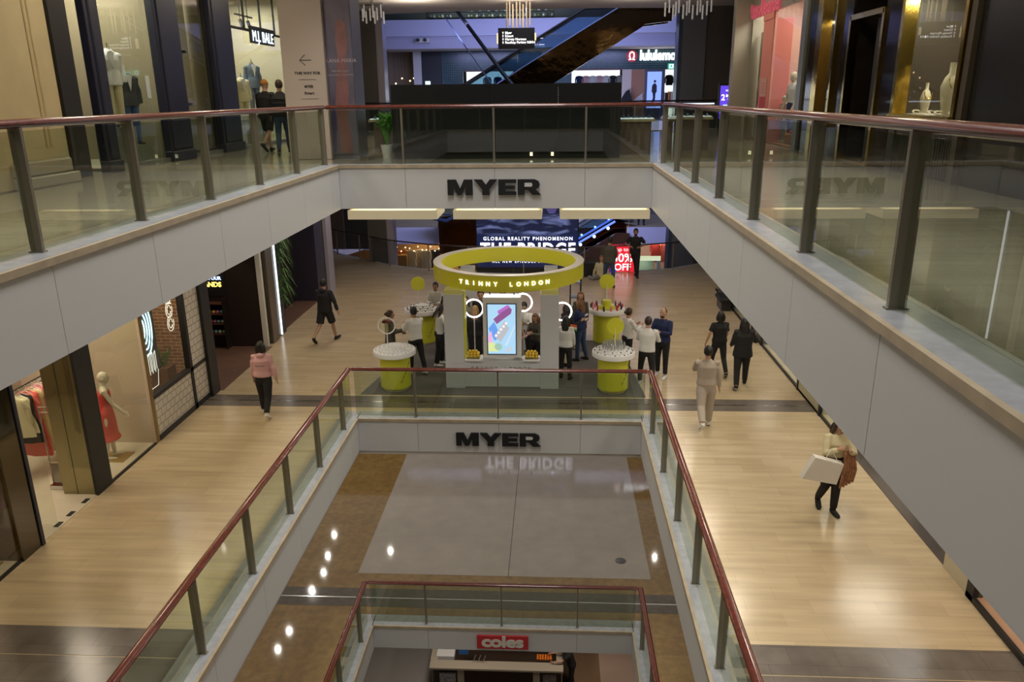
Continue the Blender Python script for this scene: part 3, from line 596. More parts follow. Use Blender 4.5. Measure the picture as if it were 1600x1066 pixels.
podium(1.5, 21.55, .52, 1.03, 'back right of the kiosk', 'back_right'); cosmetics(1.5, 21.55, .52, 1.03, 'the back right round table', [(.44, 0, 14), (.33, 0, 10)], [('red', (.5, .03, .05)), ('black', (.03, .03, .03)), ('pink', (.65, .2, .25))], (.025, .13))
t = thing('tiered_riser', 'clear and yellow stepped stand in the middle of the back right table', 'display stand', (1.5, 21.55, 1.042))
MB().lathe([(.26, 0), (.26, .03), (.2, .031), (.2, .06), (.13, .061), (.13, .22)], (1.5, 21.55, 1.042), 30).build('tiers', LIMEY, t, smooth=True)
def topper(x, y, z0, zc, r, lab_, oval=False, mirror=False):
    t = thing('mirror_stand', lab_, 'sign' if not mirror else 'mirror', (x, y, z0))
    MB().tube([(x, y, z0), (x, y, zc-r*.3)], .012, 8).build('stem', PWHITE, t, smooth=True)
    if not mirror: MB().lathe([(r, -.01), (r, .01)], (x, y, zc), 36, 'y').build('disc', LIMEY, t, smooth=True)
    else:
        MB().lathe([(r*.8, -.016), (r*.8, -.011)], (x, y, zc), 36, 'y').build('mirror_glass', mat('mirror', (.6, .6, .6), .02, 1), t, smooth=True)
        MB().tube([(x+r*cos(2*pi*k/28), y, zc+r*sin(2*pi*k/28)) for k in range(28)], .016, 6, up=(0, 1, 0), closed=True).build('rim', PWHITE, t, smooth=True)
topper(1.46, 17.78, 1.112, 1.60, .20, 'yellow disc on a white stem above the front right table')
topper(1.5, 21.55, 1.262, 1.80, .22, 'yellow disc on a white stem above the back right table')
topper(-3.85, 21.45, 1.142, 1.75, .20, 'yellow disc on a white stem above the back left table')
o = topper(-3.98, 17.72, 1.112, 1.60, .20, 'tilted make-up mirror in a white rim above the front left table', mirror=True)
t = thing('shelf_tower', 'narrow dark-framed glass shelf tower behind the kiosk at its right', 'shelf', (.62, 22.2, 0))
for x in (.48, .78):
    for y in (22.0, 22.35): MB().box(x-.015, x+.015, y-.015, y+.015, 0, 2.0).build('post', BLACK, t)
for z in (.3, .75, 1.2, 1.65, 1.98): MB().box(.48, .78, 22.0, 22.35, z, z+.015).build('shelf', OLIVE, t)

# ================================================================ UPPER LEVEL
U = 5.463; UT = 10.06
XU = -8.65
TAN = mat('shop_back_tan', (.34, .30, .21), .5); IVORY = mat('ivory_wall', (.5, .47, .36), .5)
# plaster portal of the first shop at the left: stepped cream pilaster with base mouldings
S('wall_left', (-9.4, XU+.25, 6.0, 12.9, U, UT), CREAM, bevel=.02)
S('wall_left', (-9.4, XU+.12, 12.9, 13.35, U, UT), CREAM, bevel=.03); S('wall_left', (-9.4, XU+.0, 13.35, 13.9, U, UT), CREAM, bevel=.03)
for y in (12.98, 13.1, 13.22): MB().tube([(XU+.12, y, U+.6), (XU+.12, y, UT)], .03, 8).build('trim_fluting', CREAM, kind='structure', smooth=True)
S('trim_base', (-9.4, XU+.42, 11.9, 13.45, U, U+.18), mat('pale_marble', (.42, .38, .30), .25), bevel=.02); S('trim_base', (-9.4, XU+.34, 11.9, 13.40, U+.18, U+.42), mat('pale_marble', (.42, .38, .30)), bevel=.03)
S('trim_frame', (-9.4, XU+.05, 13.9, 14.42, U, UT), BLACK)
S('wall_left', (XU-.4, XU-.33, 14.42, 15.0, U, UT), mat('smoked_mirror', (.14, .12, .10), .12, .6))
NV = [(14.98, 15.45), (17.62, 18.75), (20.55, 21.85)]
for a, b in NV:
    S('trim_pilaster', (XU-.10, XU+.06, a, b, U, UT), NAVY, bevel=.012)
    S('trim_pilaster', (XU-.08, XU+.09, a+.12, b-.12, U+.25, UT), NAVY, bevel=.02); S('trim_base', (XU-.10, XU+.11, a-.02, b+.02, U, U+.22), NAVY, bevel=.015)
S('window_8', (XU-.1, XU-.09, 15.45, 17.62, U+.08, UT), SHOPGLASS); S('window_9', (XU-.1, XU-.09, 18.75, 20.55, U+.08, UT), SHOPGLASS); S('window_10', (XU-.1, XU-.09, 21.85, 26.9, U+.08, UT), SHOPGLASS)
for a, b in ((15.45, 17.62), (18.75, 20.55), (21.85, 26.9)):
    S('trim_sill', (XU-.2, XU+.02, a, b, U, U+.09), mat('grey_sill', (.2, .2, .19), .4))
    S('floor', (-11.5, XU-.1, a-.2, b+.2, U+.002, U+.06), mat('window_deck', (.4, .37, .3), .5))
S('wall_left', (-11.6, -11.5, 14.4, 27, U, UT), TAN)
S('wall_left', (-11.5, XU-.15, 17.7, 17.78, U, UT), TAN); S('wall_left', (-11.5, XU-.15, 20.75, 20.83, U, UT), TAN)
S('wall_left', (-9.35, -9.27, 18.7, 20.6, U, UT), mat('white_lattice_wall', (.48, .45, .36), .5))
S('trim_frame', (-9.28, -9.24, 18.95, 20.4, U+2.45, U+2.5), BLACK); S('trim_frame', (-9.28, -9.24, 18.95, 20.4, U+1.2, U+1.25), BLACK)
S('trim_frame', (XU-.14, XU-.06, 20.45, 20.56, U, UT), BLACK); S('trim_frame', (XU-.14, XU-.06, 18.75, 20.5, U+.02, U+.14), BLACK)
for y in (23.2, 24.5, 25.7): S('trim_frame', (XU-.12, XU-.07, y-.02, y+.02, U+3.2, UT), BLACK)
S('trim_frame', (XU-.12, XU-.05, 21.85, 26.9, U+3.17, U+3.23), BLACK); S('trim_frame', (XU-.15, XU, 26.82, 26.95, U, UT), mat('bronze_dark', (.12, .10, .07), .4, .5))
S('wall_left', (-11.5, XU-.0, 26.95, 27.05, U, UT), IVORY)
for y, p in ((16.5, 80), (19.6, 40), (23, 80), (25.5, 80)): area('shop_lamp', (-9.9, y, 9.7), .9, p, (1, .93, .74), sy=1.2)
spot('shop_spot', (-8.9, 16.2, 9.6), 110, 32, (1, .97, .9), (0, RD(-4), 0)); spot('shop_spot', (-9.0, 23.3, 9.6), 90, 34, (1, .97, .9), (0, RD(-4), 0))
# lit shop sign
t = thing('lit_sign', 'white lit shop name on black backing in the menswear window', 'sign', (XU+.02, 24.3, 8.35))
MB().box(XU-.02, XU+.03, 23.32, 25.25, 8.32, 8.78).build('backing', BLACK, t)
text_part('M.J. BALE', .42, em('sign', (.75, .9, 1), 1.0), (XU+.035, 24.28, 8.38), right=(0, 1, 0), parent=t, ext=.012, sx=.98, bold=0, name='letters', space=1.06)
for i, y in enumerate((22.6, 24.0, 24.6)):
    t = thing('track_spotlight', 'black spotlight on ceiling track in the menswear window, %s from left' % order[i], 'spotlight', (XU-.5, y, 8.7))
    MB().box(XU-.53, XU-.47, y-.35, y+.35, 9.1, 9.14).box(XU-.51, XU-.49, y-.01, y+.01, 9.14, 10.06).build('track', BLACK, t); MB().tube([(XU-.5, y, 9.1), (XU-.5, y, 9.0)], .01, 6).tube([(XU-.5, y, 9.0), (XU-.42, y-.05, 8.78)], .05, 12).build('lamp_head', BLACK, t, smooth=True)
t = thing('window_poster', 'white poster with mirrored dark words low in the menswear window', 'poster', (XU-.2, 22.6, U+.1))
MB().box(XU-.25, XU-.24, 22.1, 23.3, U+.1, U+.95).build('poster', PWHITE, t)
text_part('TOBERMO', .2, DARK, (XU-.235, 22.7, U+.62), right=(0, 1, 0), parent=t, ext=.002)
t = thing('display_shelf', 'pale shelves with folded clothes in the menswear window', 'shelf', (-10.4, 22.8, U+.06))
for z in (6.6, 7.3, 8.0): MB().box(-10.9, -10.4, 22.0, 24.2, z, z+.04).build('shelf_board', PWHITE, t)
for y in (22.0, 24.16): MB().box(-10.9, -10.4, y, y+.04, U+.06, 8.4).build('side_panel', IVORY, t)
# white way-finding pillar and poster pillar
PINKW = mat('pillar_rosy_white', (.50, .42, .37), .45)
S('trim_column', (-6.02, -5.06, 18.0, 19.0, U, UT), PINKW, bevel=.01)
t = thing('wall_sign', 'thin black arrow and shop directions printed on the pale pillar', 'sign', (-5.48, 17.99, 6.9))
INK = mat('ink', (.03, .03, .03), .6)
MB().tube([(-5.62, 17.992, 7.60), (-5.36, 17.992, 7.60)], .007, 4).tube([(-5.50, 17.992, 7.71), (-5.62, 17.992, 7.60), (-5.50, 17.992, 7.49)], .007, 4).build('arrow', INK, t)
text_part('THIS WAY FOR', .085, INK, (-5.47, 17.995, 7.30), parent=t, ext=.003, bold=.002)
text_part('MYER', .08, INK, (-5.46, 17.995, 7.02), parent=t, ext=.003, bold=.002); text_part('Kmart', .085, INK, (-5.46, 17.995, 6.88), parent=t, ext=.003, bold=.002)
MB().box(-5.68, -5.28, 17.992, 17.998, 7.19, 7.197).box(-5.66, -5.26, 17.992, 17.998, 6.78, 6.787).build('rule', INK, t)
S('trim_column', (-5.06, -4.46, 18.15, 19.0, U, UT), mat('grey_purple', (.13, .12, .15), .4))
t = thing('pillar_poster', 'tall dusk-purple perfume poster with rose figure on the pillar', 'poster', (-4.76, 18.14, U+.15))
psh = MB().box(-5.05, -4.47, 18.13, 18.15, U+.1, 9.3).build('sheet', mat('poster_purple', (.13, .115, .17), .4, noise=.3, nscale=1.2), t)
def fl(pts, c, dy, nm='figure', par=None, y=18.13): return MB().prism(pts, y-.002*dy-.002, y-.002*dy, axis='y').build(nm, c, par or psh)
fl([(-4.60, 5.6), (-4.66, 6.4), (-4.60, 7.0), (-4.62, 7.6), (-4.56, 8.0), (-4.58, 8.35), (-4.68, 8.45), (-4.80, 8.38), (-4.83, 8.0), (-4.80, 7.7), (-4.86, 7.2), (-4.92, 6.6), (-4.88, 6.0), (-4.90, 5.6)], mat('poster_rose', (.24, .11, .11), .4, noise=.35, nscale=1.6), 1)
fl([(-4.99, 5.6), (-4.92, 6.3), (-4.96, 6.9), (-5.03, 6.4), (-5.04, 5.6)], mat('poster_violet', (.06, .045, .13), .4), 2)
text_part('ALANA MARIA', .115, mat('poster_print', (.5, .42, .45), .5), (-4.76, 18.12, 7.55), parent=psh, ext=.002, name='title'); text_part('PERFUMED BODY', .05, mat('poster_print', (.5, .42, .45)), (-4.76, 18.12, 7.35), parent=psh, ext=.002, name='subtitle'); text_part('AND HOME COLLECTION', .05, mat('poster_print', (.5, .42, .45)), (-4.76, 18.12, 7.27), parent=psh, ext=.002, name='subtitle')
# black hoarding
t = thing('hoarding', 'black panel hoarding standing behind the far upper balustrade', 'hoarding', (-1.08, 18.6, U))
for a, b in ((-3.62, -1.42), (-1.42, .07), (.07, 1.44)): MB().box(a+.002, b-.002, 17.9, 19.2, U+.14, 7.06).build('panel', mat('hoarding_black', (.012, .013, .014), .28), t)
MB().box(-3.62, 1.44, 17.95, 19.15, U, U+.14).build('base', mat('hoarding_base', (.03, .03, .03), .3), t)
for i in range(9): MB().box(.062, .078, 17.895, 17.9, 6.6+i*.05, 6.615+i*.05).build('dot', PWHITE, t) if i < 8 else None
for x in (-.52, -.05): MB().box(x-.03, x+.03, 17.88, 17.9, U+.06, U+.14).build('small_light', em('small', (1, .85, .6), 1.5), t)
# jewellery counters
def jcounter(x, y, w, nm):
    t = thing('jewellery_counter', 'lit glass jewellery case on a brown plinth, '+nm, 'display case', (x, y, U))
    MB().box(x-w/2+.12, x+w/2-.08, y-.3, y+.3, U, U+.74).build('plinth', mat('plinth_brown', (.13, .09, .07), .4), t)
    MB().box(x-w/2, x+w/2, y-.35, y+.35, U+.74, U+.80).build('ledge', mat('ledge_cream', (.45, .38, .25), .3), t)
    MB().box(x-w/2, x+w/2, y-.35, y+.35, U+.80, U+1.12).build('glass_case', SHOPGLASS, t)
    MB().box(x-w/2+.03, x+w/2-.03, y-.32, y+.32, U+.802, U+.82).build('lit_bed', em('casebed', (.75, .85, 1), .7), t)
    MB().box(x-w/2, x+w/2, y-.36, y-.33, U+1.10, U+1.13).build('light_bar', em('bar', (.7, .85, 1), .9), t)
    for k in range(7): xx = x-w/2+.12+k*(w-.24)/6; MB().lathe([(.05, 0), (.05, .01), (.02, .05), (.02, .08)], (xx, y-.1+.05*(k % 3), U+.82), 10).build('jewel_stand', mat('jewel_navy', (.05, .07, .13), .3), t)
jcounter(1.85, 19.3, .95, 'right of the black hoarding'); jcounter(-3.95, 20.6, 1.5, 'left behind the potted palm'); jcounter(3.3, 20.6, 1.2, 'seen between posts at the right corner')
# potted palm
t = thing('potted_plant', 'bright green leafy plant in a white pot beside the black hoarding', 'plant', (-3.86, 18.35, U))
MB().lathe([(.10, 0), (.15, .3), (.14, .3), (.13, .26)], (-3.86, 18.35, U), 24).build('pot', PWHITE, t, smooth=True)
mb = MB()
for k in range(70):
    a = random.uniform(0, 2*pi); r = random.uniform(.12, .34); h = random.uniform(.55, 1.05); p0 = Vector((-3.86, 18.35, U+.25)); p1 = p0+Vector((r*.5*cos(a), r*.5*sin(a), h*.7)); p2 = p0+Vector((r*cos(a), r*sin(a), h*random.uniform(.6, .85)))
    mb.tube([p0, p1, p1*.5+p2*.5, p2], [(.005, .005), (.03, .004), (.04, .005), (.005, .003)], 4)
mb.build('leaves', mat('palm_leaf', (.10, .36, .04), .5), t)

# ---------------------------------------------------------------- upper right shopfronts
XV = 6.0
GG = S('wall_right', (XV, XV+.5, 25.9, 27.5, U, UT), mat('greige_panel', (.36, .34, .27), .4))
S('trim_column', (XV-.5, XV+.1, 26.0, 26.4, U, UT), mat('greige_panel', (.36, .34, .27)))
PK = mat('salmon_wall', (.72, .25, .20), .5)
S('wall_right', (9.0, 9.1, 19.0, 27, U, UT), mat('pink_shop_back', (.55, .34, .28), .6)); S('floor', (XV, 9, 20.3, 27, U+.002, U+.03), mat('shop_parquet', (.30, .17, .09), .4))
S('wall_right', (XV, 9, 26.8, 26.9, U, UT), mat('pink_shop_back', (.62, .30, .24)))
S('wall_right', (XV-.04, XV+.5, 23.3, 24.4, U, U+3.3), PK, bevel=.01); S('wall_right', (XV-.06, XV+.05, 23.3, 24.4, U+3.3, U+3.5), PK)
S('wall_right', (XV-.02, XV+.08, 20.4, 26.0, U+3.5, UT), mat('greige_panel', (.36, .34, .27)))
for y in (21.6, 23.0, 24.6): S('trim_frame', (XV-.03, XV-.015, y-.01, y+.01, U+3.5, UT), SEAM)
S('window_11', (XV, XV+.01, 20.5, 23.3, U+.06, U+3.5), SHOPGLASS); S('window_12', (XV, XV+.01, 24.4, 26.0, U+.06, U+3.5), SHOPGLASS)
S('trim_frame', (XV-.08, XV+.12, 20.2, 20.55, U, UT), mat('pewter', (.26, .27, .24), .3, .5))
S('trim_frame', (XV-.02, XV+.05, 23.25, 23.33, U, U+3.5), mat('pink_edge', (.7, .35, .3), .4))
area('shop_lamp', (7.4, 22, 9.6), 1.5, 110, (1, .82, .75), sy=2.5); area('shop_lamp', (7.2, 25.2, 9.6), 1.0, 90, (1, .9, .8), sy=1)
t = thing('shop_sign', 'rose pink script shop name above the pink pyjama shop', 'sign', (XV-.06, 24.2, 9.2))
text_part('Peter Alexander', .62, mat('sign_pink', (.62, .12, .16), .4, emit=(.6, .1, .15), es=.25), (XV-.05, 26.2, 8.95), right=(0, -1, 0), parent=t, ext=.03, bold=.012, align='LEFT', sx=.85, name='letters')
t = thing('window_notice', 'pale notice with red band stuck on the salmon pink pier', 'poster', (XV-.05, 23.8, U+.9))
MB().box(XV-.06, XV-.045, 23.5, 24.15, U+.75, U+1.75).build('sheet', mat('notice', (.66, .38, .32), .5), t); MB().box(XV-.066, XV-.06, 23.52, 24.13, U+.77, U+1.25).build('band', mat('notice_red', (.55, .05, .08), .5), t)
for k in range(4): MB().box(XV-.066, XV-.06, 23.65, 24.0, U+1.36+k*.08, U+1.375+k*.08).build('line', mat('notice_red', (.55, .05, .08)), t)
# cartoon-free window decals: plain balls and stars on a dark strip
t = thing('window_display', 'dark window strip decorated with pale balls and yellow stars', 'display', (XV+.2, 25.0, U+.06))
MB().box(XV+.25, XV+.28, 24.5, 25.8, U+.06, U+3.1).build('panel', DARK, t)
for i, (y, z, r, c) in enumerate(((24.8, 2.6, .16, (.6, .6, .56)), (25.2, 2.25, .13, (.6, .6, .2)), (24.7, 1.9, .18, (.62, .62, .6)), (25.3, 1.6, .22, (.3, .42, .46)), (24.8, 1.25, .2, (.35, .12, .15)), (25.2, .85, .24, (.6, .58, .5)), (24.75, .5, .2, (.3, .42, .46)))):
    if i == 1:
        MB().prism([(y+r*(1 if k % 2 == 0 else .45)*cos(pi/2+k*pi/5), U+z+r*(1 if k % 2 == 0 else .45)*sin(pi/2+k*pi/5)) for k in range(10)], XV+.2, XV+.25, axis='x').build('star', mat('deco%d' % i, c, .5), t)
    else: MB().ball((XV+.2, y, U+z), (.05, r, r), 16, 9).build('ball', mat('deco%d' % i, c, .5), t, smooth=True)
t = thing('basket', 'low woven basket of folded things on the pink shop window floor', 'basket', (6.5, 21.6, U+.03))
MB().box(6.25, 6.8, 21.0, 22.4, U+.03, U+.3).build('basket', mat('wicker', (.42, .19, .07), .8, noise=.5, nscale=40), t, bevel=.03)
for i, (y, c) in enumerate(((21.2, 'navy'), (21.6, 'white'), (22.0, 'coral'))): MB().box(6.3, 6.7, y-.15, y+.15, U+.3, U+.38).build('folded_cloth', cloth(c, CL[c]), t, bevel=.02)
# gold-framed jeweller
DKM = mat('black_mirror', (.028, .022, .02), .08, .3, noise=.3, nscale=2)
def gbar(y0, y1, z0, z1, dx=0): S('trim_gold', (XV-.07-dx, XV+.1, y0, y1, z0, z1), GOLD)
S('wall_right', (XV-.02, XV+.4, 19.2, 20.2, U, UT), DKM); gbar(19.0, 19.25, U, UT, .05)
S('wall_right', (XV-.02, XV+.4, 17.3, 18.0, U, UT), DKM)
S('wall_right', (XV-.02, XV+.4, 14.85, 15.6, U, UT), DKM); S('wall_right', (XV, XV+.4, 18.0, 19.0, U, U+.75), mat('plum_panel', (.13, .08, .13), .2)); S('wall_right', (XV, XV+.4, 12.35, 14.6, U, U+.85), mat('ribbed_bronze', (.14, .13, .12), .2, .7))
for k in range(26): MB().tube([(XV-.005, 12.45+k*.085, U+.02), (XV-.005, 12.45+k*.085, U+.62)], .022, 6).build('trim_rib', mat('ribbed_bronze', (.14, .13, .12)), kind='structure', smooth=True)
gbar(17.24, 17.34, U, U+2.8); gbar(15.56, 15.66, U, U+2.8); gbar(15.6, 17.3, U+2.72, U+2.82)
S('floor', (XV, 10, 15.66, 17.24, U+.002, U+.02), mat('brass_floor', (.36, .22, .06), .3, .5)); S('wall_right', (XV+.9, XV+1.0, 15.6, 17.3, U, UT), mat('near_black', (.008, .007, .007), .5)); S('door_2', (XV+.15, XV+.2, 15.66, 16.4, U+.02, U+2.7), mat('near_black', (.008, .007, .007)))
S('wall_right', (XV, XV+.9, 15.55, 15.65, U, UT), DKM); S('wall_right', (XV, XV+.9, 17.25, 17.3, U, UT), DKM)
S('window_13', (XV, XV+.01, 18.0, 19.0, U+.75, UT), SHOPGLASS); S('window_14', (XV, XV+.01, 12.45, 14.6, U+.98, UT), SHOPGLASS)
for (a, b, zb) in ((18.0, 19.0, U+.75), (12.4, 14.65, U+.98)):
    gbar(a, a+.08, zb, UT, .04); gbar(b-.12, b, zb, UT, .06); gbar(a, b, zb-.13, zb, .10)
    S('wall_right', (XV+1.2, XV+1.3, a-.3, b+.3, U, UT), mat('window_back_dark', (.05, .045, .05), .5)); S('floor', (XV+.02, XV+1.2, a, b, zb-.1, zb), mat('jewel_bed', (.8, .76, .66), .5))
    area('shop_lamp', (XV+.6, (a+b)/2, U+2.9), .5, 48, (1, .88, .6), sy=.8)
S('wall_right', (XV-.02, XV+1.3, 14.6, 14.85, U, UT), mat('umber_wall', (.045, .035, .028), .4)); S('wall_right', (XV+.0, XV+1.3, 12.1, 12.4, U, UT), BLACK); S('trim_frame', (XV-.08, XV+.2, 12.2, 12.36, U, UT), mat('bronze_dark', (.12, .10, .07)))
t = thing('window_downlight', 'oval warm downlight at the top of the jeweller window', 'light', (XV+.5, 13.9, U+2.95))
MB().lathe([(.16, 0), (.16, .05)], (XV+.5, 13.6, U+2.95), 24).build('diffuser', em('down', (1, .9, .65), 1.6), t, smooth=True); MB().lathe([(.19, .01), (.19, .06)], (XV+.5, 13.6, U+2.95), 24).build('rim', GOLD, t, smooth=True); MB().box(XV+.1, XV+1.2, 12.4, 14.6, U+3.0, U+3.05).build('ceiling_board', DARK, t)
# perforated dark panels
def dots(name):
    if name in MATS: return MATS[name]
    m = bpy.data.materials.new(name); m.use_nodes = True; nt = m.node_tree; b = nt.nodes['Principled BSDF']; L = nt.links.new
    g = nt.nodes.new('ShaderNodeNewGeometry'); v = nt.nodes.new('ShaderNodeVectorMath'); v.operation = 'MULTIPLY'; v.inputs[1].default_value = (0, 7.5, 7.5); L(g.outputs['Position'], v.inputs[0])
    f = nt.nodes.new('ShaderNodeVectorMath'); f.operation = 'FRACTION'; L(v.outputs[0], f.inputs[0]); s2 = nt.nodes.new('ShaderNodeVectorMath'); s2.operation = 'SUBTRACT'; s2.inputs[1].default_value = (0, .5, .5); L(f.outputs[0], s2.inputs[0])
    ln = nt.nodes.new('ShaderNodeVectorMath'); ln.operation = 'LENGTH'; L(s2.outputs[0], ln.inputs[0]); lt = nt.nodes.new('ShaderNodeMath'); lt.operation = 'LESS_THAN'; lt.inputs[1].default_value = .17; L(ln.outputs['Value'], lt.inputs[0])
    mx = nt.nodes.new('ShaderNodeMix'); mx.data_type = 'RGBA'; L(lt.outputs[0], mx.inputs['Factor']); mx.inputs['A'].default_value = (.030, .028, .026, 1); mx.inputs['B'].default_value = (.008, .008, .010, 1)
    L(mx.outputs['Result'], b.inputs['Base Color']); b.inputs['Roughness'].default_value = .25; b.inputs['Metallic'].default_value = .2; MATS[name] = m; return m
S('wall_right', (XV, XV+.3, 6.0, 12.1, U, UT), dots('perforated_panel')); 
for y in (8.2, 10.2): S('trim_frame', (XV-.02, XV+.0, y-.02, y+.02, U, UT), BLACK)
# necklace busts
def bust(x, y, z, h, nm, cat='jewellery bust'):
    t = thing('necklace_bust', nm, cat, (x, y, z)); MB().lathe([(.09*h, 0), (.09*h, .02), (.11*h, .12*h), (.15*h, .35*h), (.17*h, .55*h), (.11*h, .72*h), (.05*h, .8*h), (.048*h, h), (.05*h, h*1.01)], (x, y, z), 20).build('bust', mat('bust_ivory', (.6, .56, .46), .5), t, smooth=True)
    MB().tube([(x-.14*h*cos(a)*.95, y-.02-.13*h, z+h*(.72-.22*sin(a))) for a in [RD(q) for q in range(0, 181, 15)]], .008, 5).build('necklace', GOLD, t, smooth=True)
zb = U+.98
bust(6.22, 12.88, zb, .85, 'ivory necklace bust nearest the dark edge of the jeweller window'); bust(6.22, 13.25, zb, .78, 'ivory necklace bust second from the right in jeweller window'); bust(6.2, 14.05, zb, .5, 'small ivory necklace bust at the left in jeweller window'); bust(6.4, 13.7, zb, .8, 'slim ivory necklace bust at the back of jeweller window')
for i, (x, y, r) in enumerate(((6.2, 13.0, .07), (6.18, 13.4, .09), (6.2, 13.75, .06), (6.22, 14.05, .08), (6.2, 14.3, .07), (6.4, 13.5, .1), (6.2, 18.4, .08), (6.25, 18.7, .07))):
    wn = 'jeweller corner window' if i < 6 else 'narrow jeweller window'
    z0 = zb if i < 6 else U+.75
    MB().tube([(x+r*cos(2*pi*k/16), y+r*sin(2*pi*k/16), z0+.03+.03*sin(2*pi*k/16)) for k in range(16)], .014, 6, closed=True).lathe([(r*.7, 0), (r*.7, .02)], (x, y, z0), 14).build('bracelet_stand', mat('bust_ivory', (.6, .56, .46)), label='coiled bracelet on pale pad in the %s, %s of its row' % (wn, order[i]), cat='jewellery', group='bracelets in the '+wn, smooth=True)
mb = MB()
for k in range(60):
    a = random.uniform(0, pi); y = random.uniform(12.7, 14.4); l = random.uniform(.1, .4); mb.tube([(6.6, y, zb), (6.6+.1*cos(a), y+l*.5*cos(a), zb+l)], .004, 4)
mb.build('dried_twigs', mat('twig', (.45, .35, .18), .7), label='pale dried twigs scattered along the back of jeweller window', cat='twigs', kind='stuff')

# ================================================================ sign lettering on the fascias
LET = {'M': ([[(0, 0), (.36, 0), (.36, .55), (.60, 0), (.84, 0), (1.08, .55), (1.08, 0), (1.52, 0), (1.52, 1), (1.0, 1), (.76, .42), (.52, 1), (0, 1)]], 1.60),
       'Y': ([[(.50, 0), (.94, 0), (.94, .36), (1.44, 1), (.96, 1), (.72, .66), (.48, 1), (0, 1), (.50, .36)]], 1.48),
       'E': ([[(0, 0), (1.08, 0), (1.08, .22), (.42, .22), (.42, .39), (1.0, .39), (1.0, .60), (.42, .60), (.42, .77), (1.08, .77), (1.08, 1), (0, 1)]], 1.16),
       'R': ([[(0, 0), (.42, 0), (.42, .32), (.62, .32), (.90, 0), (1.42, 0), (1.06, .36), (1.26, .46), (1.34, .66), (1.26, .88), (1.02, 1), (0, 1)]], 1.4)}
def myer(z0, nm):
    t = thing('shop_sign', nm, 'sign', (-1.19, YF-.04, z0)); x = -2.12; h = .305; k = 1.86/(1.6+1.48+1.16+1.42)
    for ch in 'MYER':
        polys, adv = LET[ch]
        for p in polys:
            mb = MB(); mb.prism([(x+a*k, z0+b*h) for a, b in p], YF-.075, YF-.028, axis='y'); mb.build('letter_'+ch.lower(), BLACK, t)
        if ch == 'R': MB().prism([(x+a*k, z0+b*h) for a, b in ((.42, .53), (.84, .53), (.90, .655), (.84, .78), (.42, .78))], YF-.077, YF-.074, axis='y').build('letter_counter', WHITE, t)
        x += adv*k
myer(4.93, 'black department store name on white fascia of the upper level'); myer(-.53, 'black department store name on white fascia of the middle level')
t = thing('shop_sign', 'red supermarket sign with white lowercase letters on the lowest fascia', 'sign', (-1.17, YF-.06, -5.85))
MB().box(-1.785, -.555, YF-.07, YF-.03, -5.86, -5.49).build('red_board', mat('sign_red', (.50, .02, .025), .4), t, bevel=.004)
text_part('coles', .42, mat('sign_cream', (.7, .66, .6), .4), (-1.17, YF-.075, -5.79), parent=t, ext=.006, bold=.016, sx=1.22, space=.95, name='letters')

# light coves hung under the far fascia
CV = mat('cove_cream_selfglow', (.86, .80, .66), .5, emit=(.9, .78, .5), es=.20)  # lips and tray glow by themselves in place of light falling on them
for i, (a, b) in enumerate(((-4.36, -2.46), (-2.12, -.26), (.12, 1.98))):
    t = thing('ceiling_light', 'cream light trough hung below the far upper fascia, %s of three' % ('leftmost', 'middle', 'rightmost')[i], 'ceiling light', ((a+b)/2, 16.9, 4.36))
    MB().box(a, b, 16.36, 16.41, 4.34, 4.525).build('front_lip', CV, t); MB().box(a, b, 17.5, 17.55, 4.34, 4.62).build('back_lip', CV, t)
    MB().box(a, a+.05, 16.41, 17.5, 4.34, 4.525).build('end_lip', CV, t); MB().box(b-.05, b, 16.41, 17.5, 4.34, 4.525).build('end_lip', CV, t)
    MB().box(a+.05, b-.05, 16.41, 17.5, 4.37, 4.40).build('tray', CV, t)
    MB().box(a+.1, b-.1, 17.40, 17.46, 4.50, 4.56).build('lamp_strip', em('cove', (1, .88, .55), 1.5), t)
    MB().box(a+.1, b-.1, 16.43, 17.4, 4.47, 4.49).build('diffuser', em('cove2', (1, .90, .58), .85), t)
    for x in (a+.6, b-.6): MB().tube([(x, 17.45, 4.4), (x, 17.45, 4.66)], .012, 6).build('hanger', CHROME, t)

# ================================================================ ROUND ATRIUM BEYOND
BLUELIT = mat('panel_bluelit', (.42, .43, .56), .5)  # white panels with the bluish atrium light put into their colour
COLM = mat('column_charcoal', (.11, .10, .095), .4); COLB = mat('column_bluelit', (.16, .17, .22), .35)
S('trim_column', (-7.95, -7.15, 32.9, 33.8, -10.8, 10.1), COLM); S('trim_column', (-7.15, -6.88, 33.0, 33.7, -10.8, 10.1), mat('lilac_column', (.40, .38, .46)))
S('trim_column', (5.0, 7.55, 33.2, 34.4, -10.8, 10.1), COLM); S('trim_column', (5.0, 5.9, 33.14, 33.2, -10.8, 10.1), COLB); S('trim_column', (4.86, 5.0, 33.3, 34.2, -10.8, 10.1), mat('column_bluelit_edge', (.06, .09, .15), .3))  # bluer strips: blue light on the column's left side put into colour
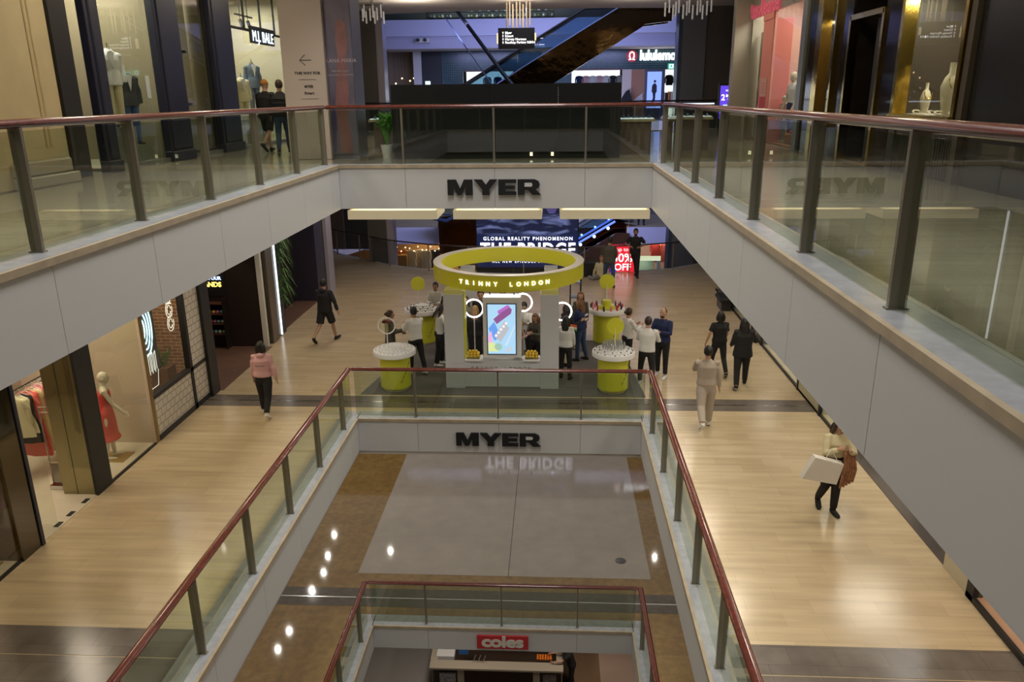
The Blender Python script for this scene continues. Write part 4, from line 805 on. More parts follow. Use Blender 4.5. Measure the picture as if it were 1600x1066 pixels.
# fascia of the near (curved) and far edges
def arc_fascia(pts, z0, z1, mt, nm):
    mb = MB()
    for a, b in zip(pts[:-1], pts[1:]):
        d = (Vector(b)-Vector(a)).normalized(); n_ = Vector((-d.y, d.x))*.05; mb.prism([a, b, (b[0]+n_.x, b[1]+n_.y), (a[0]+n_.x, a[1]+n_.y)], z0, z1)
    return mb.build(nm, mt, kind='structure')
for z in (0.0, U): arc_fascia(CIRC[:13], z-.85, z+.03, WHITE, 'trim_arc')
S('trim_far', (-9.4, -6.27, 41.95, 42.0, -.87, .03), BLUELIT); S('trim_far', (3.95, 6.9, 41.95, 42.0, -.87, .03), BLUELIT)
S('trim_far', (-10.4, -9.4, 40.2, 40.25, -.87, .03), BLUELIT); S('trim_far', (-10.0, 4.2, 46.95, 47.0, 10.06, 10.93), BLUELIT); S('trim_far', (4.2, 9.0, 46.5, 46.6, 10.06, 10.95), BLUELIT)
S('trim_far', (-10.0, 9.0, 47.2, 47.3, 9.42, 10.06), mat('recess_bluelit', (.34, .34, .44), .5)); S('ceiling', (-10, 9, 47.3, 50, 9.4, 9.5), SOFFIT)  # recess under the band, bluish light put into its colour too
# curved rails
def arc_rail(pts, z, nm, cnt):
    t = thing('balustrade', nm, 'railing', (pts[0][0], pts[0][1], z))
    MB().tube([(p[0], p[1], z+1.1) for p in pts], [(.04, .03)]*len(pts), 8).build('handrail', DARKRAIL, t, smooth=True)
    for a, b in zip(pts[:-1], pts[1:]):
        d = (Vector(b)-Vector(a)).normalized(); n_ = Vector((-d.y, d.x))*.006; MB().prism([a, b, (b[0]+n_.x, b[1]+n_.y), (a[0]+n_.x, a[1]+n_.y)], z+.04, z+1.05).build('glass_pane', glass('clear_rail_glass', (.88, .90, .90), .8), t)
    for p in pts[::cnt]: MB().box(p[0]-.02, p[0]+.02, p[1]-.05, p[1]+.05, z, z+1.07).build('post', STEEL, t)
AP = [(p[0]*1.0, p[1]-.12) for p in CIRC[:13]]
arc_rail(AP, 0, 'curved glass balustrade with dark handrail round the far middle atrium', 1); arc_rail(AP, U, 'curved glass balustrade with dark handrail round the far upper atrium', 1)
arc_rail([(-9.4, 42.15), (-6.3, 42.15)], 0, 'glass balustrade above the blue-lit fascia across the far atrium, left', 1); arc_rail([(4.0, 42.15), (6.9, 42.15)], 0, 'glass balustrade above the blue-lit fascia across far atrium, right', 1)
# side and back walls behind the far atrium, mid level
S('wall_far', (-14, -3.9, 47, 47.1, 0, 4.6), mat('dim_shop_green', (.10, .11, .06), .5, noise=.5, nscale=1.5)); S('wall_far', (3.9, 12, 47, 47.1, 0, 4.6), mat('dim_shop_grey', (.12, .12, .13), .5, noise=.4, nscale=1.5))
S('wall_far', (7.2, 7.3, 27.5, 34, 0, 4.6), mat('grey_dark', (.07, .065, .065)))
# escalators
MBR = mat('mirror_bronze', (.16, .075, .035), .10, 1, bump=1.0, nscale=.55); MBK = mat('mirror_black_gold', (.085, .05, .02), .10, 1, bump=1.3, nscale=.9)
def escalator(p0, p1, nm, truss=1.1, clad=MBR, dots=False, wdt=1.3):
    (x0, y0, z0), (x1, y1, z1) = p0, p1; t = thing('escalator', nm, 'escalator', p0)
    d = 1 if x1 > x0 else -1; sl = (z1-z0)/abs(x1-x0)
    def zl(x): return z0+sl*abs(x-x0)
    for k, (ya, yb) in enumerate(((y0, y0+.08), (y0+wdt-.08, y0+wdt))):
        poly = [(x0-d*1.2, z0-.05), (x0, z0+.25), (x1, z1+.25), (x1+d*1.2, z1+.03), (x1+d*1.2, z1-truss*.8), (x1, z1-truss*.9), (x0+d*truss*1.7, z0-.08), (x0-d*1.2, z0-.1)]
        MB().prism(poly, ya, yb, axis='y').build('side_cladding', clad, t)
        g = [(x0-d*1.0, z0+.25), (x0, z0+.25), (x1, z1+.25), (x1+d*1.0, z1+.25), (x1+d*1.0, z1+1.0), (x1, z1+1.08), (x0, z0+1.08), (x0-d*1.0, z0+1.0)]
        MB().prism(g, ya+.03, ya+.042, axis='y').build('glass_side', glass('escalator_glass', (.60, .72, .78), .9, base=.05), t)
        MB().tube([(x0-d*1.1, ya+.03, z0+.35), (x0-d*1.3, ya+.03, z0+.7), (x0-d*1.0, ya+.03, z0+1.02), (x0, ya+.03, z0+1.12), (x1, ya+.03, z1+1.12), (x1+d*1.0, ya+.03, z1+1.04), (x1+d*1.3, ya+.03, z1+.7)], .06, 8).build('handrail', BLACK, t, smooth=True)
        MB().tube([(x0, ya-.01, z0+.27), (x1, ya-.01, z1+.27)], .03 if not dots else .06, 6).build('edge_strip', mat('blue_edge', (.2, .25, .4), .3, .5) if not dots else em('blue_strip', (.12, .2, .75), .8), t)
    MB().prism([(x0+d*truss*1.7, z0-.1), (x0+d*truss*1.7, z0-.05), (x1, z1-truss*.87), (x1, z1-truss*.93)], y0+.08, y0+wdt-.08, axis='y').build('underside', clad, t)
    n_ = int(abs(x1-x0)/.36); mb = MB()
    for i in range(n_): x = x0+d*(i+.5)*abs(x1-x0)/n_; mb.box(x-.19, x+.19, y0+.1, y0+wdt-.1, zl(x)-.22, zl(x)+.0)
    mb.build('steps', mat('step_steel', (.10, .10, .11), .4, .6), t)
    if dots:
        for i in range(12): x = x0+d*(i+.5)*abs(x1-x0)/12; MB().ball((x, y0-.03, zl(x)+.12), .085, 8, 5).build('marker_light', em('blue', (.45, .65, 1), 2.5), t); MB().ball((x+.1, y0+wdt-.15, zl(x)+.45), .065, 8, 5).build('marker_light', em('blue', (.45, .65, 1), 2.5), t)
    return t
escalator((-5.5, 38, U), (4.0, 38, 10.93), 'escalator with black and gold mirrored side rising right behind the hoarding', 1.25, MBK)
escalator((-5.6, 42.6, -5.39), (3.3, 42.6, -.02), 'escalator with blue marker lights rising right to the middle level landing', 2.2, MBR, dots=True)
t = thing('escalator', 'thin dark escalator handrail and glass slanting down right above the hoarding', 'escalator', (-5.4, 42, 10.93))
MB().tube([(-5.2, 42.8, 11.2), (-2.3, 36.5, 7.75), (-1.2, 34.2, 6.55)], .09, 8).build('handrail', BLACK, t, smooth=True); MB().tube([(-5.6, 42.8, 10.6), (-2.7, 36.5, 7.15), (-1.6, 34.2, 5.95)], .03, 8).build('edge_strip', mat('blue_edge', (.2, .25, .4)), t)
# mirrored cladding masses either side of the screen
t = thing('escalator_casing', 'dark bronze mirrored casing beside the left of the big screen', 'casing', (-5, 41, -3))
MB().prism([(-6.05, -1.1), (-6.05, .75), (-4.9, .95), (-3.6, 1.6), (-3.6, -2.0), (-4.8, -2.1)], 40.6, 41.2, axis='y').build('front', MBR, t); MB().tube([(-6.3, 40.5, .75), (-5.6, 40.45, .62), (-5.0, 40.5, .9), (-4.2, 40.6, 1.5)], .10, 8).build('curved_edge', mat('blue_black', (.02, .03, .06), .2), t, smooth=True)
for i, (x, z) in enumerate(((-5.9, .95), (-4.3, -1.0))): MB().box(x-.5, x+.5, 40.4, 40.5, z-.03, z+.03).build('strip', mat('blue_black', (.02, .03, .06)), t)
t = thing('escalator_casing', 'plain bronze casing under the escalator right of the big screen', 'casing', (2.6, 41.5, -3))
MB().prism([(1.2, -2.6), (1.2, -1.5), (3.3, -.25), (4.0, -.25), (4.0, -2.1), (2.6, -2.6)], 41.6, 41.9, axis='y').build('front', mat('brown_satin', (.075, .035, .018), .35, .4, noise=.3, nscale=.5), t)
MB().box(1.2, 4.0, 41.5, 41.6, -1.95, -1.88).build('rail', mat('bronze_dark', (.12, .10, .07)), t)
# big LED screen
t = thing('led_screen', 'huge dark blue screen with white reality show title hanging in the round atrium', 'screen', (-1.23, 35.7, -5.39))
MB().box(-3.6, 1.12, 35.62, 35.9, -.85, 2.6).build('screen_frame', BLACK, t)
def ledmat():
    m = bpy.data.materials.new('led_picture'); m.use_nodes = True; nt = m.node_tree; b = nt.nodes['Principled BSDF']; L = nt.links.new
    g = nt.nodes.new('ShaderNodeNewGeometry'); mp = nt.nodes.new('ShaderNodeMapping'); mp.inputs['Scale'].default_value = (.55, 1, 2.2); L(g.outputs['Position'], mp.inputs[0])
    n = nt.nodes.new('ShaderNodeTexNoise'); n.inputs['Scale'].default_value = 1.3; n.inputs['Detail'].default_value = 7; n.inputs['Distortion'].default_value = .6; L(mp.outputs[0], n.inputs['Vector'])
    sp = nt.nodes.new('ShaderNodeSeparateXYZ'); L(g.outputs['Position'], sp.inputs[0])
    r = nt.nodes.new('ShaderNodeValToRGB'); e = r.color_ramp.elements; e[0].position = .5; e[0].color = (.006, .009, .03, 1); e[1].position = .8; e[1].color = (.22, .26, .55, 1); L(n.outputs['Fac'], r.inputs[0])
    mr = nt.nodes.new('ShaderNodeMapRange'); mr.inputs['From Min'].default_value = .62; mr.inputs['From Max'].default_value = .85; L(sp.outputs['Z'], mr.inputs['Value'])
    mx = nt.nodes.new('ShaderNodeMix'); mx.data_type = 'RGBA'; L(mr.outputs[0], mx.inputs['Factor']); mx.inputs['A'].default_value = (.005, .010, .045, 1); L(r.outputs[0], mx.inputs['B'])
    b.inputs['Base Color'].default_value = (.01, .01, .02, 1); L(mx.outputs['Result'], b.inputs['Emission Color']); b.inputs['Emission Strength'].default_value = 1.0; b.inputs['Roughness'].default_value = .4; return m
lsi = MB().box(-3.55, 1.08, 35.60, 35.615, -.8, 2.55).build('screen_image', ledmat(), t)
LW = em('led_white', (.85, .85, 1), 1.25)
text_part('GLOBAL REALITY PHENOMENON', .225, LW, (-1.2, 35.59, .47), parent=lsi, bold=.004, sx=.98, space=1.30, name='title_line')
text_part('THE BRIDGE', .84, LW, (-1.2, 35.59, -.24), parent=lsi, bold=.024, sx=.86, space=1.12, name='title_line')
text_part('ALL NEW EPISODES STREAMING', .16, LW, (-1.2, 35.59, -.58), parent=lsi, bold=.004, space=1.5, name='title_line')
MB().box(-3.6, 1.12, 35.64, 35.85, -5.39, -.86).build('support_wall', mat('support_black', (.014, .014, .016), .5), t)
MB().box(-1.9, -1.86, 35.60, 35.64, -5.39, -.86).build('joint', mat('grey_dark', (.07, .065, .065)), t)
# hanging tube lights
def tubes(cx, cy, z0, n_, w_, l_, nm, mt):
    t = thing('pendant_light', nm, 'pendant light', (cx, cy, z0))
    for i in range(n_):
        x = cx-w_/2+w_*i/(n_-1); dz = .12*math.sin(i*2.1); MB().tube([(x, cy+.15*cos(i*1.7), z0+dz), (x, cy+.15*cos(i*1.7), z0+l_+dz)], .028, 8).build('glass_rod', mt, t, smooth=True)
    MB().box(cx-w_/2-.05, cx+w_/2+.05, cy-.2, cy+.2, z0+l_+.1, z0+l_+.16).box(cx-.05, cx+.05, cy-.05, cy+.05, z0+l_+.16, 10.06).build('ceiling_plate', CHROME, t)
ROD = mat('rod_gold', (.6, .5, .35), .2, .6, emit=(1, .75, .5), es=.25); RODS = mat('rod_silver', (.55, .53, .5), .2, .7, emit=(1, .9, .8), es=.12)
tubes(-1.35, 30.5, 9.15, 8, .85, .9, 'cluster of long hanging gold glass rods above the wayfinding sign', ROD)
tubes(4.5, 29, 9.35, 14, 1.5, .45, 'row of short glass rods under the soffit at right', RODS); tubes(-6.35, 29, 9.35, 9, .75, .4, 'row of short glass rods under the soffit at left', RODS)
t = thing('pendant_light', 'violet pleated glass pendant hanging in front of the big screen', 'pendant light', (-.1, 31.5, 2.3))
for k in range(12): a = 2*pi*k/12; MB().tube([(-.1+.42*cos(a), 31.5+.42*sin(a), 3.6), (-.1+.40*cos(a), 31.5+.4*sin(a), 3.0), (-.1+.10*cos(a), 31.5+.1*sin(a), 2.3)], [.10, .09, .03], 6).build('glass_pleat', mat('violet_glass', (.14, .13, .33), .15, .3, emit=(.25, .2, .6), es=.18), t, smooth=True)
MB().tube([(-.1, 31.5, 2.6), (-.1, 31.5, 3.55), (-.1, 30.4, 4.5)], .02, 6).build('cable', BLACK, t)
# wayfinding sign
t = thing('hanging_sign', 'black hanging wayfinding sign listing shops and parking in white', 'sign', (-1.39, 30, 8.42))
brd = MB().box(-2.05, -.74, 29.95, 30.1, 8.42, 9.12).build('board', mat('sign_black', (.01, .01, .012), .3), t); MB().box(-2.10, -2.05, 29.95, 30.1, 8.6, 8.95).build('end_light', em('endl', (1, .85, .5), .6), t); MB().box(-.74, -.69, 29.95, 30.1, 8.7, 8.95).build('end_light', em('endl', (1, .85, .5)), t)
for x in (-1.75, -1.05): MB().tube([(x, 30.02, 9.12), (x, 30.02, 10.06)], .012, 6).build('cable', CHROME, t)
SW = em('signw', (1, 1, 1), 1.1)
for k, s_ in enumerate(('Myer', 'Kmart', 'Harvey Norman', 'Rooftop Parking R1-R4')):
    z = 8.92-k*.108; text_part(s_, .115, SW, (-1.80, 29.94, z), parent=brd, ext=.003, align='LEFT', bold=.002, name='text_line')
    MB().prism([(-1.885, z), (-1.865, z), (-1.865, z+.04), (-1.845, z+.04), (-1.875, z+.085), (-1.905, z+.04), (-1.885, z+.04)], 29.937, 29.945, axis='y').build('arrow', SW, brd)
MB().box(-.93, -.87, 29.937, 29.945, 8.6, 8.67).build('parking_mark', SW, brd)
# athletic store front
TEAL = tiles('teal_mesh_glass', (.07, .125, .12), (.055, .10, .10), (.015, .03, .03), .13, .13, .2, .012, (.6, .6), .35, vert='xz', offset=0)
S('wall_far', (-6.9, 9, 50.1, 50.2, 8.25, UT-.5), TEAL); S('wall_far', (-6.9, -5.6, 50.1, 50.2, U, 8.25), TEAL); S('wall_far', (-2.55, 1.0, 50.1, 50.2, U, 8.25), TEAL)
S('wall_far', (-7.5, -6.9, 49.9, 50.2, U, UT-.5), BLACK); S('wall_far', (5.4, 6.6, 50.0, 50.15, U, 8.25), mat('slate_frame', (.07, .07, .09), .4)); S('wall_far', (4.05, 4.6, 50.1, 50.2, U, 8.25), mat('cream_lit', (.6, .5, .4), .5)); 
WLIT = em('store_white', (.92, .94, 1), .95)
for a, b in ((-5.6, -2.55), (1.0, 4.05), (6.6, 9)):
    S('window_15', (a, b, 50.1, 50.11, U, 8.25), SHOPGLASS); S('trim_frame', (a, b, 50.05, 50.12, 8.22, 8.30), mat('rosewood', (.12, .05, .04)))
    MB().box(a, b, 52.0, 52.1, U, 8.4).build('glowing_wall', WLIT, label='bright white glowing wall of the athletic store, %s bay' % {-5.6: 'left', 1.0: 'middle', 6.6: 'right'}[a], cat='glowing wall')  # wall given its own glow in place of the store's lighting
    S('floor', (a, b, 50.1, 52, U, U+.02), PWHITE)
S('wall_far', (4.6, 5.4, 50.05, 50.2, U, 8.25), mat('tan_poster', (.33, .16, .08), .5)); 
gi = 0
for a, n_, cs in ((-4.6, 4, ('grey', 'navy', 'grey', 'white')), (1.2, 7, ('navy', 'palepink', 'white', 'palepink', 'white', 'black', 'grey')), (6.8, 3, ('black', 'white', 'grey'))):
    for k in range(n_):
        garment((a+.32+k*.42*(1 if n_ == 7 else 1.6), 51.96, 7.95), .42, .62, cloth(cs[k], CL[cs[k]]), '%s top on white wall of the athletic store, %s from left in the %s bay' % (cs[k], order[k], {4: 'left', 7: 'middle', 3: 'right'}[n_]), flare=.9, group='tops on display in the athletic store')
t = thing('shop_sign', 'white lit athletic store name with round red emblem on teal glass', 'sign', (5.7, 50, 8.85))
text_part('lululemon', .78, em('lulu', (1, 1, 1), 2.0), (5.05, 50.05, 8.78), parent=t, bold=.028, align='LEFT', sx=.80, ext=.04, name='letters')
MB().lathe([(.34, -.02), (.34, .02)], (4.58, 50.04, 9.0), 28, 'y').build('emblem_disc', mat('emblem_red', (.35, .03, .04), .4, emit=(.3, .02, .03), es=.3), t)
mb = MB(); y_ = 50.0
mb.tube([(4.40, y_, 8.80), (4.52, y_, 8.80), (4.44, y_, 8.98), (4.46, y_, 9.16), (4.58, y_, 9.24), (4.70, y_, 9.16), (4.72, y_, 8.98), (4.64, y_, 8.80), (4.76, y_, 8.80)], .035, 6); mb.build('emblem_mark', em('lulu', (1, 1, 1)), t, smooth=True)
t = thing('exit_sign', 'green exit sign with running figure and arrow right of the store name', 'exit sign', (6.95, 46, 8.3))
MB().box(6.2, 7.15, 45.95, 46.02, 8.12, 8.42).build('box', em('exit_green', (.02, .28, .15), 1.0), t); MB().box(6.27, 6.5, 45.94, 45.95, 8.16, 8.38).build('figure_panel', em('exit_white', (.7, .95, .85), 1.0), t); MB().prism([(6.38, 8.2), (6.44, 8.3), (6.38, 8.36), (6.33, 8.3), (6.34, 8.2)], 45.93, 45.94, axis='y').build('figure', em('exit_green', (.02, .28, .15)), t)
MB().prism([(6.7, 8.255), (6.88, 8.255), (6.88, 8.2), (7.0, 8.27), (6.88, 8.34), (6.88, 8.285), (6.7, 8.285)], 45.93, 45.94, axis='y').build('arrow', em('exit_white', (.7, .95, .85)), t); MB().tube([(6.6, 46, 8.42), (6.6, 46.55, 10.08)], .015, 6).build('cable', BLACK, t)
t = thing('backlit_poster', 'blue backlit poster of a dark walking figure between the store windows', 'poster', (5.98, 49.9, 6.0))
MB().box(5.55, 6.4, 49.92, 49.99, 6.0, 8.1).build('panel', em('poster_blue', (.20, .30, .75), .9), t)
MB().prism([(5.93, 7.42), (6.03, 7.45), (6.12, 7.3), (6.13, 6.95), (6.06, 6.85), (6.05, 6.5), (5.93, 6.3), (5.80, 6.2), (5.92, 6.62), (5.88, 6.9), (5.82, 6.95), (5.84, 7.3)], 49.905, 49.918, axis='y').build('walking_figure', mat('fig_dark', (.02, .015, .02), .6), t); MB().lathe([(.075, 0), (.075, .01)], (6.0, 49.906, 7.55), 16, 'y').build('walking_figure_head', mat('fig_dark', (.02, .015, .02)), t)
t = thing('window_display', 'dark draped garments and orange hanging fabrics in front of the athletic store', 'display', (4.2, 49.5, U))
MB().prism([(3.9, U), (4.0, 6.6), (4.25, 7.0), (4.45, 7.1), (4.6, 6.4), (4.6, U)], 49.3, 49.6, axis='y').build('dark_coats', cloth('black', CL['black']), t); 
for k in range(5): MB().tube([(4.66+k*.15, 49.95, 6.1+.05*k), (4.8+k*.14, 49.95, 6.45), (5.3, 49.95, 6.85-.1*k)], .03, 5).build('white_brush_stroke', PWHITE, t)
t = thing('clothes_rail', 'rail of dark and tan jackets right of the backlit poster', 'clothes rail', (7.1, 49.6, U))
for k in range(7): MB().box(6.6+k*.16, 6.72+k*.16, 49.4, 49.8, 6.0, 6.9+.06*math.sin(k)).build('jacket', cloth(('black', 'orange', 'sand', 'orange', 'black', 'grey', 'black')[k], CL[('black', 'orange', 'sand', 'orange', 'black', 'grey', 'black')[k]]), t, bevel=.03)
for x in (6.55, 7.75): MB().tube([(x, 49.6, U), (x, 49.6, 6.95)], .02, 6).build('post', BLACK, t)
# brown lit room at far left of the upper atrium
S('wall_far', (-13, -8.6, 52, 52.1, U, UT), mat('brown_room', (.22, .16, .10), .5)); S('wall_far', (-8.6, -8.1, 49.9, 50.2, U, UT-.5), mat('white_pier', (.5, .48, .44), .5)); S('wall_far', (-8.1, -7.5, 49.9, 50.2, U, UT-.5), BLACK)
for i, (x, z) in enumerate(((-9.5, 7.9), (-9.0, 7.75), (-8.75, 7.9), (-9.9, 7.6), (-9.3, 7.45), (-10.0, 7.0), (-9.7, 6.8), (-8.9, 7.3))):
    t = thing('globe_lamp', 'small warm globe lamp in the brown room at far left, %s of a scattered group' % order[i], 'lamp', (x, 50.8, z)); MB().ball((x, 50.8, z), .05, 10, 7).build('globe', em('globe', (1, .75, .4), 3), t, smooth=True); MB().tube([(x, 50.8, z+.05), (x, 50.8, 10.06)], .008, 4).build('cord', BLACK, t)
t = thing('security_camera_pair', 'two black ceiling cameras in a white bracket on blue-lit band', 'camera', (-7.5, 47, 9.6)); MB().box(-7.9, -7.1, 46.9, 47.18, 9.72, 9.95).build('bracket', mat('white_pier', (.5, .48, .44)), t)
for x in (-7.75, -7.35): MB().lathe([(.1, 0), (.1, .15)], (x, 46.8, 9.86), 14, 'y').build('camera_head', BLACK, t)
t = thing('exit_sign', 'tiny pale green sign on the black wall at left of the teal glass', 'sign', (-7.8, 49.85, 7.6)); MB().box(-7.9, -7.6, 49.85, 49.9, 7.5, 7.7).build('panel', em('exit_white', (.7, .95, .85)), t)
# upper shop row behind the top band (level above)
S('floor', (-10.5, 9.5, 47.1, 52, 10.88, 10.93), FLOORU)
S('wall_far', (-10.5, 9.5, 51, 51.1, 10.93, 14), mat('dim_display_wall', (.06, .075, .07), .5))
SPN = ['white', 'green', 'silver', 'dark']; SPC = [(.5, .5, .48), (.12, .2, .06), (.3, .32, .32), (.05, .05, .05)]
for r_ in range(3):
    zz = 11.0+r_*.32
    MB().box(-7.7, -.1, 50.3, 50.7, zz-.03, zz).box(-7.75, -7.7, 50.3, 50.7, zz-.35 if r_ else 10.93, zz).box(-.1, -.05, 50.3, 50.7, zz-.35 if r_ else 10.93, zz).build('display_shelf', DARK, label='long shelf of homewares on the top floor, %s from the bottom' % order[r_], cat='shelf')
    for k in range(30):
        c = (k*7+r_*3) % 4; x = -7.5+k*.25+random.uniform(-.05, .05)
        if -6.1 < x < -5.5: continue
        MB().lathe([(.07, 0), (.09, .08), (.05, .16), (.06, .2)], (x, 50.45, zz), 8).build('vase', mat('vase_'+SPN[c], SPC[c], .3), label='small %s vase or pot, one of %s row on the top floor shelves' % (SPN[c], order[r_]), cat='vase', group='%s vases on %s top floor shelf' % (SPN[c], order[r_]))
for k in range(6): area('shop_lamp', (-7+k*1.3, 49.6, 12.8), .4, 14, (.9, 1, .95), sy=.4)
MB().tube([(-9.9, 47.1, 12.0), (9, 47.1, 12.0)], .03, 6).build('handrail', DARKRAIL, label='dark handrail above the blue-lit band on the top floor', cat='railing')
# digital ad totem at the right
t = thing('advert_totem', 'violet digital advertising totem with white offer text beside pink shop', 'digital totem', (5.5, 27.0, U))
MB().box(5.32, 6.02, 26.95, 27.1, U, 7.12).build('casing', BLACK, t); MB().box(5.36, 5.98, 26.94, 26.95, U+.55, 7.05).build('screen', em('violet', (.10, .05, .62), .9), t)
text_part('audible', .1, SW, (5.67, 26.935, 6.88), parent=t, ext=.002); text_part('2', .26, SW, (5.46, 26.935, 6.60), parent=t, ext=.002, bold=.004); text_part('MONTH', .125, SW, (5.78, 26.935, 6.70), parent=t, ext=.002, bold=.003); text_part('FREE TRIAL', .075, em('pinkish', (1, .6, .7), 1.0), (5.78, 26.935, 6.61), parent=t, ext=.002)
MB().box(5.47, 5.87, 26.935, 26.94, U+.58, U+1.0).build('picture', em('pic', (.55, .75, .8), .8), t); MB().prism([(5.6, U+.65), (5.8, U+.65), (5.75, U+.9), (5.65, U+.85)], 26.93, 26.935, axis='y').build('picture_mark', em('picg', (.1, .3, .1), .5), t)
t = thing('lit_sign', 'small red lit word low behind the posts beside the totem', 'sign', (5.7, 26.5, U+.2)); MB().box(5.5, 5.95, 26.52, 26.56, U, U+.42).build('stand', BLACK, t); text_part('Max', .15, em('redtxt', (1, .05, .03), 1.8), (5.72, 26.515, U+.25), parent=t, ext=.002)
# sale screen at middle level
t = thing('sale_screen', 'red digital totem reading up to percent off behind the person leaning at the rail', 'digital totem', (2.72, 31.0, 0)); MB().box(2.22, 3.22, 30.95, 31.1, .0, 1.12).build('casing', mat('totem_red', (.5, .03, .04), .4), t)
MB().box(2.24, 3.20, 30.935, 30.95, .02, 1.10).build('screen', em('red', (.85, .02, .04), .85), t); MB().box(2.24, 2.5, 30.93, 30.936, .02, .2).build('blue_corner', em('bluec', (.05, .05, .7), .8), t)
text_part('up to', .22, SW, (2.72, 30.925, .86), parent=t, ext=.002); text_part('50%', .48, SW, (2.72, 30.925, .43), parent=t, ext=.002, bold=.008); text_part('OFF', .38, SW, (2.74, 30.925, .09), parent=t, ext=.002, bold=.008)
t = thing('planter', 'black low planter box beside the seated person at the atrium edge', 'planter', (1.3, 30.2, 0)); MB().box(1.0, 1.75, 30.05, 30.4, 0, .55).build('box', BLACK, t); mb = MB()
for k in range(16): x = 1.05+k*.045; mb.tube([(x, 30.2, .5), (x, 30.2+.05*cos(k), .66)], .006, 4)
mb.build('stems', mat('leaf_green', (.06, .13, .03)), t)
# ---------------------------------------------------------------- low level shops beyond the void
LZ = -5.39
S('floor', (-14, 12, 44, 62, LZ, LZ+.01), mat('low_shop_floor', (.3, .24, .18), .3)); S('wall_far', (-14, -3.6, 48, 48.1, LZ, -.9), mat('shop_amber', (.35, .19, .08), .5)); S('wall_far', (1.1, 12, 48, 48.1, LZ, -.9), mat('shop_rose_wall', (.34, .22, .17), .5)); S('wall_far', (-3.6, 1.1, 45, 45.1, LZ, -.9), mat('near_black', (.008, .007, .007)))
area('shop_lamp', (-7, 46.4, -1.2), 3, 120, (1, .75, .45), sy=1.5); area('shop_lamp', (5.6, 46, -1.2), 3, 120, (1, .8, .65), sy=1.5); area('shop_lamp', (-1, 41, -1.2), 2, 12, (1, .8, .65), sy=1.5)
for i, (x, c) in enumerate(((-9.4, 'orange'), (-9.0, 'orange'), (-8.5, 'cream'), (-8.0, 'sand'), (-7.6, 'cream'), (-7.1, 'black'), (5.9, 'red'), (6.2, 'rose'), (6.5, 'coral'), (6.8, 'red'))):
    garment((x, 45.6+.2*(i % 2), -1.9 if i < 6 else -1.5), .5, 1.1, cloth(c, CL[c]), '%s garment hanging in %s lower shop across the round atrium, %s of the row' % (c, 'the amber' if i < 6 else 'the rosy', order[i if i < 6 else i-6]), group='garments in lower shops across the atrium')
for i in range(14):
    x = -9.5+i*.25; MB().ball((x, 45.2, -1.75+.14*math.sin(i*2.3)), .04, 8, 5).build('festoon_bulb', em('globe', (1, .75, .4)), label='small glowing bulb over the amber lower shop, %s in its string' % order[i], cat='light bulb', group='bulbs over the amber lower shop')
MB().box(-9.7, -8.7, 45.3, 46, LZ, -2.15).build('counter', mat('amber_counter', (.5, .28, .10), .5), label='tall amber display counter in the lower shop left across the atrium', cat='counter', bevel=.02)
MB().box(-5.0, -4.55, 39.8, 39.86, -5.38, -2.4).build('poster_stand', mat('pink_poster', (.55, .35, .38), .5, noise=.4, nscale=4), label='pink poster stand on lower level left of the yellow ring', cat='poster')
t = thing('lit_sign', 'white script sign fragment on dark wall seen through the yellow ring', 'sign', (-.7, 44.9, -3.1)); text_part('x+', .6, SW, (-.75, 35.58, -2.75+.75), parent=None, ext=.01, bold=.02) if False else None
MB().box(-1.1, -.1, 35.5, 35.6, -1.65, -1.0).build('panel', BLACK, t); text_part('v+', .5, SW, (-.6, 35.49, -1.5), parent=t, ext=.01, bold=.02)
t = thing('shop_window', 'lit shop window with pale fascia on the lower level at right', 'shop window', (4.9, 41, LZ)); MB().box(4.05, 5.9, 43.0, 43.1, -2.0, -1.75).build('lit_header', em('hdr', (.75, .8, .5), .7), t); MB().box(4.05, 4.25, 43, 43.1, LZ, -2).build('side_frame', mat('pale_green', (.35, .38, .28), .4), t); MB().box(5.7, 5.9, 43, 43.1, LZ, -2).build('side_frame', mat('pale_green', (.35, .38, .28)), t)
MB().box(4.25, 5.7, 44.2, 44.25, LZ, -2).build('back_panel', mat('pale_greenback', (.2, .24, .2), .4), t)
area('shop_lamp', (5, 43.6, -2.1), .8, 16, (.9, 1, .8), sy=.6)

# ================================================================ LOWEST FLOOR: coffee island
FZ = -10.78
S('trim_floor_band', (.62, 1.55, 16, 30, FZ, FZ+.006), mat('tan_floor', (.30, .19, .11), .5, noise=.1, nscale=20)); S('trim_floor_band', (1.55, 2.9, 16, 30, FZ, FZ+.006), mat('peach_floor', (.62, .45, .36), .4)); S('trim_floor_band', (-3.75, .62, 16, 30, FZ, FZ+.006), mat('dark_walnut_floor', (.07, .045, .03), .4))
t = thing('coffee_counter', 'cream-topped dark counter island of a coffee stall on the lowest floor', 'counter', (-1.65, 20.3, FZ))
WAL = mat('walnut_panel', (.055, .033, .024), .4); CRM = mat('cream_top', (.42, .37, .29), .4)
MB().box(-3.6, .3, 19.57, 19.77, FZ, FZ+1.0).build('front_panel', WAL, t); MB().box(-3.7, .36, 19.47, 19.84, FZ+1.0, FZ+1.06).build('top', CRM, t)
for x in (-2.75, -.45): MB().box(x-.1, x+.1, 19.50, 19.57, FZ, FZ+1.0).build('pilaster', CRM, t)
MB().box(-3.72, -3.5, 19.84, 22.2, FZ, FZ+1.06).box(.15, .34, 19.84, 22.2, FZ, FZ+1.06).build('side_counter', CRM, t); MB().box(-3.6, .3, 21.9, 22.3, FZ, FZ+1.0).build('back_counter', BLACK, t)
